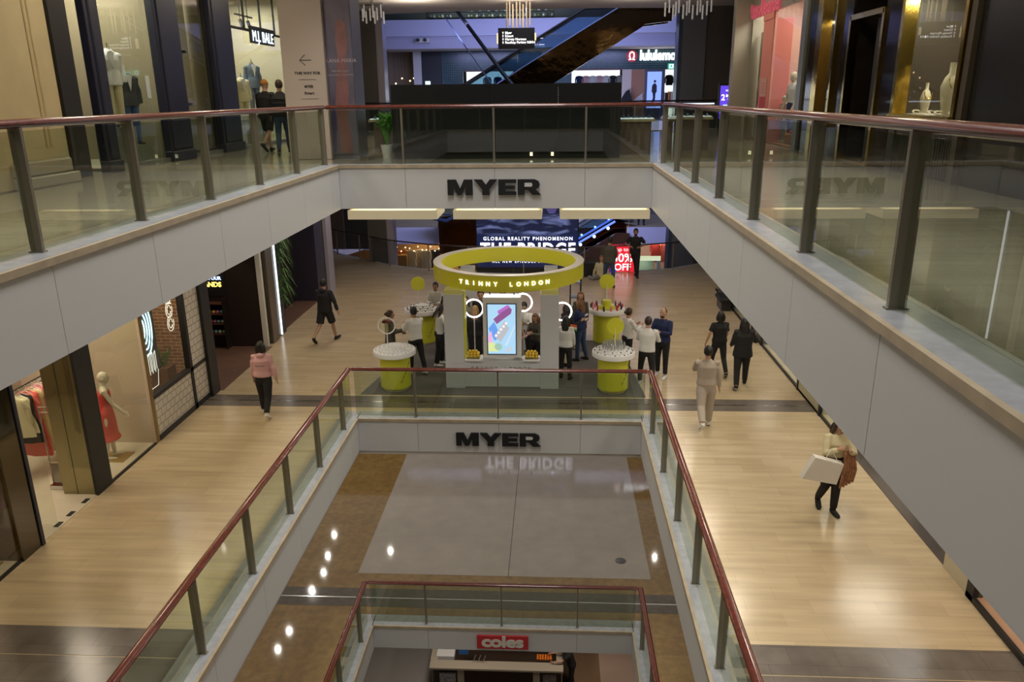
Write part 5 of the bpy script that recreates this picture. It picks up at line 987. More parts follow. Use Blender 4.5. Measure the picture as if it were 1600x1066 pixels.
MB().box(-3.4, -2.9, 19.50, 19.56, FZ+.15, FZ+.85).build('bottle_case', mat('bottles', (.3, .3, .32), .3, noise=.6, nscale=14), t); MB().box(-.25, .15, 19.50, 19.56, FZ+.45, FZ+.9).build('fruit_case', mat('bottles2', (.2, .18, .17), .3, noise=.6, nscale=14), t)
MB().box(-3.55, -3.0, 19.95, 20.35, FZ+.9, FZ+1.1).build('pastry_box', PWHITE, label='white box on the left end of the coffee counter', cat='box')
MB().box(-2.9, -2.6, 20.3, 20.6, FZ+.9, FZ+1.35).build('blue_carton', mat('carton_blue', (.05, .18, .5), .5), label='blue carton behind the coffee counter beside the white box', cat='carton')
t = thing('coffee_machine', 'dark coffee machine at the back of the lowest stall', 'coffee machine', (-1.2, 21.3, FZ)); MB().box(-1.6, -.75, 21.0, 21.6, FZ+.9, FZ+1.4).build('body', mat('machine', (.05, .05, .055), .3, .5), t, bevel=.03); 
for k in range(3): MB().tube([(-1.4+k*.25, 20.98, FZ+1.2), (-1.4+k*.25, 20.85, FZ+1.15)], .025, 8).build('group_head', CHROME, t)
k = 0
for i in range(6):
    for j in range(3):
        MB().ball((-.42+i*.08, 19.95+j*.08, FZ+1.10), .04, 8, 6).build('orange', mat('orange_skin', (.75, .20, .015), .5), label='orange in the crate beside the dark-clad worker at the coffee counter', cat='orange', group='oranges in the coffee counter crate', smooth=True)
MB().box(-.48, .06, 19.89, 20.19, FZ+.9, FZ+1.065).build('fruit_crate', WAL, label='dark crate of oranges at the right of the coffee counter', cat='crate')
for k, x in enumerate((-2.4, -2.25, -2.1)): MB().tube([(x, 19.75, FZ+1.06), (x+.1, 19.8, FZ+1.3)], .012, 6).build('tap', CHROME, label='thin steel tap on the coffee counter, %s from the left' % order[k], cat='tap')
# added unseen blue-violet lamps that brighten the far atrium bands
area('far_band_fill', (-1, 40.6, 9.9), 12, 420, (.46, .50, 1), rot=(RD(62), 0, 0), sy=1.0)
area('far_band_fill', (-1, 36, 4.4), 8, 800, (.50, .54, 1), rot=(RD(62), 0, 0), sy=.6)

# ================================================================ PEOPLE
SKIN = {'light': mat('skin_light', (.50, .29, .20), .5), 'tan': mat('skin_tan', (.38, .21, .13), .5), 'olive': mat('skin_olive', (.42, .25, .16), .5)}
HAIR = {'black': mat('hair_black', (.010, .008, .008), .45), 'brown': mat('hair_brown', (.035, .018, .010), .5), 'dark': mat('hair_dark', (.018, .012, .010), .5), 'blonde': mat('hair_blonde', (.30, .17, .06), .5), 'ginger': mat('hair_light_brown', (.17, .075, .03), .5), 'orange': mat('beanie_orange', (.42, .17, .03), .8)}
def remesh(mb, vox, name, mt, parent, smooth_it=4):
    me = bpy.data.meshes.new('t'); me.from_pydata([Vector(p) for p in mb.v], [], mb.f)
    bm = bmesh.new(); bm.from_mesh(me); bmesh.ops.recalc_face_normals(bm, faces=bm.faces); bm.to_mesh(me); bm.free()
    t = bpy.data.objects.new('t', me); COL.objects.link(t)
    r = t.modifiers.new('r', 'REMESH'); r.mode = 'VOXEL'; r.voxel_size = vox; s_ = t.modifiers.new('s', 'SMOOTH'); s_.iterations = smooth_it; s_.factor = .5
    out = bpy.data.meshes.new_from_object(t.evaluated_get(dg())); bpy.data.objects.remove(t)
    out.name = name; out.materials.clear(); out.materials.append(mt); out.polygons.foreach_set('use_smooth', [True]*len(out.polygons))
    o = bpy.data.objects.new(name, out); COL.objects.link(o); o.parent = parent; WL[o.name] = Vector((0, 0, 0)); return o
def person(label, pos, heading, H=1.72, fem=False, skin='light', hair=('short', 'dark'), top='white', bottom='black', shoes='white', legs=((8, 6, 3), (-8, 8, 3)), arms=((5, 8, 15, 5), (5, 8, 15, 5)),
           lean=2, head=(0, 0), sleeve='long', trouser='long', topfit=1.0, legfit=1.0, hem=.90, face=True, coat=None, beard=False, group=None, sit=0, vox=.0125, mann=None, cat='person', neckline=1.475, skirt=None, name=None, soles=None, extra=None):
    s = H/1.75; t = thing(name or cat, label, cat, pos, -RD(heading), group); L = RD(lean); up_ = Vector((0, sin(L), cos(L))); fw = Vector((0, cos(L), -sin(L)))
    P0 = Vector((0, 0, .93))
    def tp(z, y=0, x=0): return P0+up_*(z-.93)+fw*y+Vector((x, 0, 0))
    chains = {'leg': [], 'arm': []}
    hw = .088 if fem else .092
    for sd, (a, k, ab) in zip((-1, 1), legs):
        a, k, ab = RD(a), RD(k), RD(ab); hip = Vector((sd*hw, 0, .91)); d1 = Vector((sd*sin(ab), sin(a), -cos(a))).normalized(); kn = hip+d1*.43
        d2 = Vector((sd*sin(ab)*.4, sin(a-k), -cos(a-k))).normalized(); an = kn+d2*.415; fp = a-k; fp = max(min(fp+RD(0 if fp > RD(-18) else 8), RD(15)), RD(-55)) if abs(fp) > RD(14) else 0
        fd = Vector((sd*.14, cos(fp), sin(fp)*1.0)).normalized(); 
        if sit: fd = Vector((-sd*.85, .45, -.05)).normalized()
        chains['leg'].append((hip, kn, an, fd))
    zmin = min(min(an.z-.075, (an+fd*.2).z-.035-.03) for _, _, an, fd in chains['leg'])
    if sit: zmin = sit
    sh = .165 if fem else .185
    for sd, (a, ab, e, iw) in zip((-1, 1), arms):
        a, ab, e, iw = RD(a+lean), RD(ab), RD(e), RD(iw); so = tp(1.40, 0, sd*sh); d1 = Vector((sd*sin(ab), sin(a)*cos(ab), -cos(a)*cos(ab))).normalized(); el = so+d1*.275
        d2 = Vector((sd*(sin(ab)*.6-sin(iw)), sin(a+e)*cos(iw), -cos(a+e)*cos(iw))).normalized(); wr = el+d2*.245; chains['arm'].append((so, el, wr, d2, sd))
    hc = tp(1.612, .015); yaw, pit = RD(-head[0]), RD(-head[1]); HM = Matrix.Translation(hc) @ Matrix.Scale(1.07, 4) @ Matrix.Rotation(yaw, 4, 'Z') @ Matrix.Rotation(pit-L*.5, 4, 'X')
    def fin(mb): mb.v = [((Vector(p)-Vector((0, 0, zmin)))*s)[:] for p in mb.v]; return mb
    def hx(mb, n0): mb.v[n0:] = [(HM @ Vector(p))[:] for p in mb.v[n0:]]
    skm = mann or SKIN[skin]
    # body: one continuous surface
    b = MB(); w_ = (.155, .13, .155, .16) if fem else (.16, .145, .17, .18)
    tor = [(.84, .11, .08), (.90, w_[0]*.95, .094), (.98, w_[0]*.96, .105), (1.08, w_[1], .09), (1.20, w_[2]*.96, .10), (1.30, w_[2], .108), (1.38, w_[3], .085), (1.43, .11, .07), (1.47, .062, .058), (1.53, .052, .055), (1.58, .05, .06)]
    b.tube([tp(z) for z, _, _ in tor], [(x, y) for _, x, y in tor], 16, up=(0, 1, 0))
    for hip, kn, an, fd in chains['leg']:
        b.tube([hip+Vector((0, 0, .04)), hip+(kn-hip)*.25, kn, kn+(an-kn)*.3+Vector((0, -.012, 0)), an, an-Vector((0, 0, .05))], [.085, .082, .053, .052, .034, .034], 12, up=(0, 1, 0)); b.tube([an+Vector((0, 0, -.045))-fd*.05, an+Vector((0, 0, -.048))+fd*.08, an+Vector((0, 0, -.062))+fd*.17], [(.036, .034), (.042, .03), (.03, .014)], 10, up=(0, 0, 1))
    for so, el, wr, d2, sd in chains['arm']:
        b.tube([so-Vector((sd*.04, 0, -.01)), so, so+(el-so)*.3, el, el+(wr-el)*.3, wr], [.045, .052, .046, .036, .038, .025], 10)
        sdv = d2.cross(Vector((sd, 0, 0))).normalized() if abs(d2.x) < .9 else Vector((0, 0, 1)); nv = d2.cross(sdv).normalized()
        b.tube([wr-d2*.02, wr+d2*.03, wr+d2*.085], [(.024, .018), (.018, .036), (.014, .038)] if False else [.024, (.030, .022), (.034, .017)], 8, up=nv)
        for q, (o_, ln) in enumerate(((-.030, .060), (-.010, .074), (.011, .070), (.031, .055))):
            r0 = wr+d2*.078+sdv*o_; b.tube([r0, r0+d2*ln*.5-nv*sd*.004, r0+d2*ln*.9-nv*sd*.018], [.0098, .009, .0072], 6)
        r0 = wr+d2*.02-sdv*.024; b.tube([r0, r0+d2*.03-sdv*.026, r0+d2*.062-sdv*.032], [.0125, .011, .008], 6)
    n0 = len(b.v); b.ball((0, 0, .02), (.074, .093, .105), 16, 12); b.ball((0, .022, -.035), (.056, .066, .072), 12, 8); b.tube([(0, .085, .02), (0, .106, -.018), (0, .09, -.026)], [.009, .014, .008], 8)
    for sx in (-1, 1): b.ball((sx*.074, -.005, -.005), (.010, .018, .028), 8, 6)
    b.ball((0, .08, -.060), (.024, .012, .008), 8, 6); hx(b, n0); remesh(fin(b), vox*.78, 'body', skm, t, 3)
    if face and not mann:
        for sx in (-1, 1): e = MB(); e.ball((sx*.029, .084, .012), (.012, .007, .006), 8, 5); hx(e, 0); fin(e).build('eye', mat('eye', (.02, .015, .012), .3), t, local=True, smooth=True)
        e = MB(); e.ball((0, .0905, -.058), (.020, .006, .006), 8, 5); hx(e, 0); fin(e).build('mouth', mat('lips', (.30, .08, .07), .5), t, local=True, smooth=True)
        for sx in (-1, 1): e = MB(); e.ball((sx*.03, .086, .034), (.018, .005, .004), 8, 5); hx(e, 0); fin(e).build('eyebrow', HAIR['dark'], t, local=True, smooth=True)
    # hair
    st, hcn = hair
    if st != 'none':
        hm = HAIR.get(hcn) or HAIR['dark']; h = MB()
        if st == 'stubble': h.ball((0, -.012, .022), (.077, .093, .103), 16, 12)
        else: h.ball((0, -.012, .028), (.086, .104, .112), 18, 14)
        lim = .02 if st != 'beanie' else .2
        h.v = [(p[0]*(.78 if (p[1] > .035 and p[2] < .065 and st != 'beanie') else 1), p[1]*(.72 if (p[1] > .035 and p[2] < .065 and st != 'beanie') else 1), max(p[2], -.055 if st not in ('beanie',) else .02)) for p in h.v]
        if st == 'bob':
            for sx in (-1, 1): h.tube([(sx*.07, -.02, .04), (sx*.09, -.015, -.04), (sx*.085, -.01, -.11)], [(.03, .05), (.028, .055), (.02, .05)], 8)
            h.tube([(0, -.07, .05), (0, -.085, -.04), (0, -.08, -.12)], [(.075, .04), (.085, .03), (.08, .02)], 10)
        if st == 'long':
            h.tube([(0, -.06, .06), (0, -.088, -.05), (0, -.10, -.17), (0, -.105, -.30)], [(.07, .04), (.088, .036), (.095, .032), (.06, .02)], 12)
            for sx in (-1, 1): h.tube([(sx*.07, -.01, .05), (sx*.085, .0, -.04), (sx*.09, .01, -.16), (sx*.085, .03, -.26)], [(.025, .045), (.022, .04), (.022, .032), (.01, .015)], 8)
        if st == 'pony': h.ball((0, -.115, .03), (.028, .03, .028), 8, 6); h.tube([(0, -.115, .03), (0, -.15, -.03), (0, -.145, -.12), (0, -.13, -.19)], [.024, .030, .026, .008], 8)
        if st == 'bun': h.ball((0, -.125, .03), (.04, .036, .038), 10, 8)
        hx(h, 0); remesh(fin(h), .0125, 'hair' if st != 'beanie' else 'beanie', hm, t, 3)
        if st == 'beanie': pass
    if beard: e = MB(); e.ball((0, .045, -.065), (.052, .05, .045), 12, 8); hx(e, 0); fin(e).build('beard', HAIR['dark'], t, local=True, smooth=True)
    # trousers / skirt
    if bottom:
        c = MB(); f = legfit
        c.tube([tp(.775), tp(.84), tp(.90), tp(.97), tp(1.05)], [(.09, .09), (.145, .13), (w_[0]+.022, .140), (w_[0]+.018, .132), (w_[1]+.02, .112)], 14, up=(0, 1, 0))
        for hip, kn, an, fd in chains['leg']:
            if trouser == 'long': c.tube([hip+Vector((0, 0, .02)), hip+(kn-hip)*.3, kn, kn+(an-kn)*.45, an+(kn-an)*.06], [.098, .096*f, .070*f, .063*f, .054*f], 12, up=(0, 1, 0))
            else: c.tube([hip+Vector((0, 0, .02)), hip+(kn-hip)*.3, hip+(kn-hip)*.88], [.10, .105*f, .098*f], 12, up=(0, 1, 0))
        bm_ = cloth(bottom, CL[bottom]); remesh(fin(c), vox, 'trousers' if trouser == 'long' else 'shorts', bm_, t)
    if skirt:
        c = MB(); ln = skirt[1]; c.tube([tp(1.40, 0), tp(1.32), tp(1.20), tp(1.08), tp(.95), Vector((0, 0, .75)), Vector((0, 0, ln+.12)), Vector((0, .02, ln))], [(.13, .085), (w_[2]*1.05, .115), (w_[2]*.98, .108), (w_[1]+.012, .10), (w_[0]+.022, .128), (.165, .15), (.155, .155), (.19, .18)], 18, up=(0, 1, 0)); remesh(fin(c), vox, 'dress', cloth(skirt[0], CL[skirt[0]]), t)
    # top
    if top:
        c = MB(); f = topfit; c.tube([tp(hem), tp(hem+.04), tp(1.08), tp(1.22), tp(1.32), tp(1.385), tp(1.43), tp(neckline)], [(w_[0]*1.06*f+.012, .125*f), (w_[0]*1.08*f+.014, .13*f), (w_[1]*f+.028, .115*f), (w_[2]*f+.014, .12*f), (w_[2]*f+.02, .125*f), (w_[3]*(1+(f-1)*.35)+.008, .10*(1+(f-1)*.5)), (.115, .085), (.068, .070)], 18, up=(0, 1, 0))
        for so, el, wr, d2, sd in chains['arm']:
            q = {'long': 1.0, 'short': .0, 'none': -1}[sleeve]
            if q == 1: c.tube([so-Vector((sd*.05, 0, -.0)), so+Vector((0, 0, .0)), so+(el-so)*.4, el, el+(wr-el)*.5, wr-d2*.01], [.055*f, .064*f, .060*f, .051*f, .047*f, .036*f], 12)
            elif q == 0: c.tube([so-Vector((sd*.05, 0, 0)), so, so+(el-so)*.72], [.055*f, .066*f, .062*f], 12)
        if extra == 'hood': c.ball(tp(1.45, -.09)[:], (.095, .055, .055), 12, 8)
        if extra == 'puffer':
            for z in (1.0, 1.1, 1.2, 1.3): c.tube([tp(z-.035), tp(z), tp(z+.035)], [(w_[2]*f*.8, .10*f), (w_[2]*f+.012, .145*f), (w_[2]*f*.8, .10*f)], 16, up=(0, 1, 0))
        tm = cloth(top, CL[top]); remesh(fin(c), vox, 'jacket' if extra in ('puffer', 'jacket') else 'hoodie' if extra == 'hood' else 'shirt', tm, t)
    if coat:
        c = MB(); c.tube([tp(1.40), tp(1.30), tp(1.1), tp(.9), Vector((0, -.01, .55)), Vector((0, -.01, .42))], [(w_[3]*1.05, .115), (w_[2]*1.15, .14), (w_[2]*1.05, .13), (w_[0]*1.2, .15), (w_[0]*1.25, .16), (w_[0]*1.3, .165)], 18, up=(0, 1, 0)); remesh(fin(c), vox, 'coat', cloth(coat, CL[coat]), t)
    if shoes:
        for hip, kn, an, fd in chains['leg']:
            c = MB(); z0 = an+Vector((0, 0, -.04)); c.tube([z0-fd*.07, z0-fd*.03, z0+fd*.07+Vector((0, 0, -.006)), z0+fd*.15+Vector((0, 0, -.016)), z0+fd*.195+Vector((0, 0, -.022))], [(.026, .026), (.044, .040), (.050, .034), (.048, .024), (.024, .014)], 12, up=(0, 0, 1)); c.tube([an+Vector((0, 0, .02)), an-Vector((0, 0, .04))], [.046, .044], 10)
            shoe_o = fin(c).build('shoe', cloth(shoes, CL[shoes]), t, local=True, smooth=True)
            if soles: c = MB(); c.tube([z0-fd*.072+Vector((0, 0, -.026)), z0+fd*.06+Vector((0, 0, -.029)), z0+fd*.19+Vector((0, 0, -.029))], [(.03, .010), (.050, .010), (.026, .008)], 12, up=(0, 0, 1)); fin(c).build('sole', cloth(soles, CL[soles]), shoe_o, local=True, smooth=True)
    t['_h'] = [list(((wr+d2*.07)-Vector((0, 0, zmin)))*s) for so, el, wr, d2, sd in chains['arm']]
    hs = [tuple(x) for x in t['_h']]; del t['_h']; R_ = Matrix.Rotation(-RD(heading), 3, 'Z')
    return t, [Vector(pos)+R_ @ Vector(h_) for h_ in hs]
WALK = ((24, 8, 2), (-16, 24, 2)); WALKB = ((-16, 24, 2), (24, 8, 2)); STAND = ((4, 3, 3), (-3, 3, 4)); HOLD = ((25, 10, 85, 30), (25, 10, 85, 30)); FOLD = ((22, 14, 82, 62), (22, 14, 82, 62))
P = person; F0 = .012
# walkers on the middle level
P('tall person in black hooded jacket and black shorts walking away at left', (-6.60, 21.5, 0), 15, 1.90, hair=('short', 'black'), top='black', bottom='black', shoes='black', legs=((-20, 30, 2), (20, 5, 3)), arms=((12, 6, 15, 0), (-8, 28, 8, 0)), trouser='short', topfit=1.18, hem=.86, skin='olive', face=False, extra='hood', legfit=1.05)
t, h = P('person in pink hooded top and black trousers walking away at left', (-6.43, 16.0, 0), -4, 1.73, fem=True, hair=('bob', 'black'), top='palepink', bottom='black', shoes='white', legs=((12, 4, 2), (-16, 24, 2)), arms=((0, 10, 10, 0), (-12, 18, 10, 0)), topfit=1.2, hem=.94, face=False, extra='hood', legfit=1.15, soles='sand')
mb = MB(); mb.tube([(-.11+.022*k, -.158, 1.21+.012*sin(k*2.2)) for k in range(11)], .0055, 5); mb.build('back_script', INK, t, local=True)
P('person in matching mauve grey sweatshirt and track pants walking away at right', (3.22, 15.6, 0), 2, 1.82, hair=('short', 'black'), top='sand', bottom='sand', shoes='white', legs=((-24, 32, 2), (10, 3, 2)), arms=((40, 8, 70, 25), (-8, 10, 12, 0)), topfit=1.12, legfit=1.2, hem=.93, face=False, skin='light', soles='black')
P('person in short sleeved black shirt and black trousers walking away at right', (4.15, 18.9, 0), -6, 1.68, fem=True, hair=('bob', 'black'), top='black', bottom='black', shoes='black', legs=WALK, arms=((-10, 24, 22, 0), (10, 10, 30, 0)), sleeve='short', topfit=1.15, face=False, hem=.92, soles='white')
P('person in long black coat with arm raised walking away at right', (4.52, 18.0, 0), 8, 1.74, fem=True, hair=('long', 'black'), top='black', bottom='black', shoes='black', legs=((-12, 20, 3), (18, 6, 3)), arms=((10, 12, 40, 0), (20, 26, 80, 10)), topfit=1.35, hem=.80, legfit=1.15, face=False, soles='white')
P('person in cream sweater and black trousers, back turned, facing the blue shirted one', (2.25, 18.05, 0), 20, 1.76, hair=('short', 'brown'), top='white', bottom='black', shoes='white', legs=((10, 3, 8), (-8, 6, 10)), arms=FOLD, topfit=1.12, face=False)
P('person in dark blue shirt with folded arms facing the cream sweater', (2.72, 18.75, 0), 215, 1.80, hair=('stubble', 'brown'), top='navy', bottom='black', shoes='white', legs=STAND, arms=FOLD, beard=True, topfit=1.08)
t, h = P('person carrying a white bag in cream cardigan and black clothes at right', (4.66, 12.05, 0), 178, 1.78, fem=True, hair=('long', 'brown'), top='cream', bottom='black', shoes='black', legs=((2, 3, 0), (-2, 34, -1)), arms=((22, 12, 95, 35), (24, 14, 100, 40)), lean=8, head=(0, 25), topfit=1.15, hem=1.08, legfit=1.1)
b = thing('shopping_bag', 'large white paper bag held by person in cream cardigan at right', 'bag', (4.36, 11.62, .80))
MB().prism([(4.02, .86), (4.58, .76), (4.66, 1.12), (4.20, 1.24)], 11.60, 11.74, axis='y').build('bag_body', mat('bag_white', (.72, .70, .66), .5), b, bevel=.004); MB().tube([(4.38, 11.66, 1.2), (4.46, 11.68, 1.36), (4.58, 11.68, 1.14)], .006, 5).build('handle', PWHITE, b)
s_ = thing('scarf', 'brown and gold shawl hanging from arm of the person with white bag', 'scarf', (4.82, 11.85, .55))
mb = MB()
for k in range(5): mb.tube([(4.74+k*.035, 11.80+.01*k, 1.28), (4.75+k*.042, 11.78, .95), (4.72+k*.045, 11.80, .60+.03*k)], [(.022, .03), (.03, .035), (.02, .03)], 7)
mb.build('cloth', mat('shawl', (.30, .14, .07), .8, noise=.5, nscale=14), s_, smooth=True)
# around the kiosk
P('person in olive cardigan gesturing behind the front left podium', (-4.18, 18.95, 0), 80, 1.64, fem=True, hair=('bun', 'brown'), top='olive', bottom='denim', shoes='black', legs=STAND, arms=((10, 8, 60, 0), (32, 12, 75, 15)), skin='tan', topfit=1.15, hem=.8)
P('person in cream shirt and black trousers, back turned, by the front left podium', (-3.50, 18.78, F0), -38, 1.76, hair=('short', 'black'), top='white', bottom='black', shoes='white', legs=((6, 3, 3), (-10, 12, 4)), arms=HOLD, skin='tan', topfit=1.05, face=True)
P('person in cream shirt facing out behind the back left podium', (-3.42, 21.95, 0), 190, 1.68, fem=True, hair=('bun', 'black'), top='white', bottom='black', shoes='black', legs=STAND, arms=((20, 6, 70, 20), (20, 10, 70, 20)), skin='tan')
t, h = P('person in white long sleeves and black flares looking down at a phone', (-2.98, 19.45, F0), 75, 1.66, fem=True, hair=('long', 'dark'), top='white', bottom='black', shoes='white', legs=((6, 4, 3), (-6, 6, 3)), arms=((22, 4, 90, 22), (22, 4, 90, 22)), lean=6, head=(0, 28), legfit=1.25)
c = (h[0]+h[1])/2; MB().box(c.x-.035, c.x+.035, c.y-.07, c.y+.07, c.z-.004, c.z+.006).build('phone', mat('phone_red', (.35, .03, .04), .3), label='red phone held by the person in white sleeves and black flares', cat='phone')
P('person in grey sleeves and dark jeans beside the left kiosk column', (-2.92, 20.15, F0), 165, 1.68, fem=True, hair=('long', 'black'), top='grey', bottom='denim', shoes='white', legs=STAND, arms=((30, 18, 80, 30), (15, 8, 60, 20)), topfit=1.2, head=(-10, 15), legfit=1.15)
P('person in black coat behind the left kiosk column under the yellow ring', (-2.92, 21.2, F0), 200, 1.72, hair=('long', 'black'), top='black', bottom='black', shoes='black', legs=STAND, topfit=1.2)
P('person in long black coat, back turned, at the left kiosk opening', (-2.02, 19.3, F0), 5, 1.66, fem=True, hair=('long', 'blonde'), top='black', bottom='black', shoes='black', legs=STAND, arms=((15, 10, 70, 10), (5, 8, 20, 5)), coat='black', topfit=1.2, face=False)
P('person in grey top further inside the kiosk at its left', (-2.38, 20.35, F0), 160, 1.66, hair=('long', 'brown'), top='grey', bottom='black', shoes='black', legs=STAND, topfit=1.1)
P('person in black standing behind the left edge of the kiosk screen', (-1.98, 20.55, F0), 175, 1.78, hair=('short', 'black'), top='black', bottom='black', shoes='black', legs=STAND)
P('person mostly hidden right behind the top of the kiosk screen', (-1.42, 21.0, F0), 180, 1.74, hair=('short', 'black'), top='grey', bottom='black', shoes='black', legs=STAND)
P('staff person in cream sweater looking down right of the kiosk screen', (-.76, 19.62, F0), 195, 1.70, hair=('short', 'black'), top='white', bottom='black', shoes='white', legs=STAND, arms=HOLD, skin='olive', head=(0, 22))
P('person in pale pink top leaning beside the right edge of kiosk screen', (-1.0, 18.75, F0), 100, 1.50, fem=True, hair=('long', 'dark'), top='blush', bottom='grey', shoes='white', legs=STAND, arms=HOLD, lean=12)
P('person in dark olive top with head bowed inside the kiosk right', (-.44, 19.0, F0), 215, 1.56, fem=True, hair=('long', 'ginger'), top='olive', bottom='black', shoes='black', legs=STAND, arms=HOLD, head=(-10, 20))
P('staff person in black top and white shirt tails beside right kiosk column', (.30, 18.5, F0), 12, 1.62, fem=True, hair=('long', 'black'), top='white', bottom='black', shoes='black', legs=STAND, arms=((10, 8, 30, 5), (5, 8, 20, 5)), topfit=1.1, face=False)
t, h = P('person in black top and cream trousers holding a leaflet right of kiosk', (.32, 19.55, F0), 60, 1.66, fem=True, hair=('bob', 'dark'), top='black', bottom='cream', shoes='black', legs=STAND, arms=((18, 8, 80, 20), (24, 12, 95, 0)), topfit=1.1)
b = thing('leaflet', 'folded leaflet with orange, cream and green stripes held right of kiosk', 'leaflet', (.48, 19.3, 1.16))
for k, (c_, n_) in enumerate((((.65, .10, .05), 'red'), ((.75, .6, .35), 'cream'), ((.1, .4, .15), 'green'))): MB().prism([(.36, 1.22-k*.05), (.60, 1.17-k*.05), (.60, 1.12-k*.05), (.36, 1.17-k*.05)], 19.28, 19.30, axis='y').build('stripe', mat('leaflet_'+n_, c_, .5), b, label=n_+' stripe')
t, h = P('person in navy letter jacket and jeans beside the kiosk', (.72, 19.95, F0), -60, 1.68, fem=True, hair=('long', 'ginger'), top='navy', bottom='denim', shoes='black', legs=((4, 3, 2), (-5, 8, 3)), arms=((16, 8, 70, 20), (10, 10, 50, 10)), topfit=1.25, hem=.92, extra='jacket')
for z in (1.28, 1.16): MB().box(-.07, .09, -.162, -.150, z-.022, z+.022).build('jacket_letters', cloth('white', CL['white']), t, local=True, label='white lettering')
P('person in olive top standing behind the navy letter jacket', (.74, 20.9, F0), 185, 1.66, fem=True, hair=('long', 'ginger'), top='olive', bottom='black', shoes='black', legs=STAND)
P('person in white shirt turned right behind the front right podium', (1.88, 19.15, F0), 60, 1.66, fem=True, hair=('bun', 'brown'), top='white', bottom='black', shoes='black', legs=STAND, arms=HOLD)
# far edge of the floor
P('person in grey green jacket and jeans, back turned, near the round atrium', (2.03, 28.4, 0), 8, 1.86, hair=('short', 'dark'), top='olive', bottom='denim', shoes='black', legs=((6, 3, 6), (-4, 3, 7)), arms=((12, 14, 70, 40), (8, 8, 30, 20)), topfit=1.22, hem=.86, face=False)
P('person in black shirt with hands on hips leaning at the atrium rail', (3.14, 30.1, 0), 188, 1.90, hair=('short', 'dark'), top='black', bottom='black', shoes='black', legs=((6, 4, 1), (-16, 8, -14)), arms=((-8, 38, 75, 62), (-8, 38, 75, 62)), sleeve='short', beard=True, topfit=1.05, skin='tan')
P('person in cream top sitting cross legged on the floor by the atrium', (1.83, 29.75, 0), 185, 1.70, fem=True, hair=('long', 'ginger'), top='cream', bottom='grey', shoes='white', legs=((84, 172, 52), (84, 172, 52)), arms=((15, 16, 40, 25), (-10, 20, 10, 0)), sit=.79, topfit=1.2, legfit=1.2)
# upper level couple
P('person in orange beanie, black jacket and shorts walking with companion upstairs', (-7.45, 20.7, U), 12, 1.84, hair=('beanie', 'orange'), top='black', bottom='black', shoes='black', legs=((20, 5, 2), (-20, 30, 2)), arms=((5, 10, 20, 0), (5, 6, 20, 0)), trouser='short', topfit=1.2, hem=.82, face=False)
P('person in black puffer jacket and blue jeans walking upstairs beside the beanie wearer', (-6.72, 19.7, U), -14, 1.76, hair=('short', 'brown'), top='black', bottom='denim', shoes='black', legs=((-8, 18, 2), (14, 4, 2)), arms=((5, 12, 20, 0), (20, 26, 70, 20)), topfit=1.25, hem=.88, face=False, extra='puffer', soles='white')
# coffee stall worker, escalator riders
P('worker in black clothes reaching over the fruit crate at the lowest stall', (.62, 20.0, FZ), 262, 1.70, hair=('short', 'dark'), top='black', bottom='black', shoes='black', legs=STAND, arms=((38, 4, 30, 10), (45, 4, 30, 10)), sleeve='short', topfit=1.15, lean=14)
P('dark clad person standing on the balcony at far right under the fascia', (4.75, 43.0, 0), 180, 1.85, hair=('short', 'dark'), top='black', bottom='black', shoes='black', legs=STAND, topfit=1.3)
# mannequins
MWH = mat('mannequin_cream', (.62, .56, .42), .4)
t, h = P('cream mannequin in long sleeveless red dress on gold base in shop window', (-8.72, 13.72, .012), 60, 1.80, fem=True, hair=('none', ''), top=None, bottom=None, shoes=None, legs=((3, 3, 0), (-5, 5, 0)), arms=((-5, 6, 15, 5), (22, 4, 15, 0)), skirt=('red', .38), mann=MWH, cat='mannequin')
MB().box(-9.0, -8.42, 13.5, 13.95, .012, .03).build('plinth', mat('plinth_gold', (.45, .30, .08), .3, .6), label='flat gold base plate under the red dress mannequin', cat='plinth')
P('second cream mannequin in red dress in the nearest left shop window', (-9.1, 9.3, .03), 60, 1.80, fem=True, hair=('none', ''), top=None, bottom=None, shoes=None, legs=((3, 3, 0), (-5, 5, 0)), skirt=('red', .38), mann=MWH, cat='mannequin')
MB().box(-9.3, -8.45, 9.2, 10.05, .012, .03).build('plinth', mat('plinth_gold', (.45, .30, .08)), label='flat gold base plate near the dark mirror column at far left', cat='plinth')
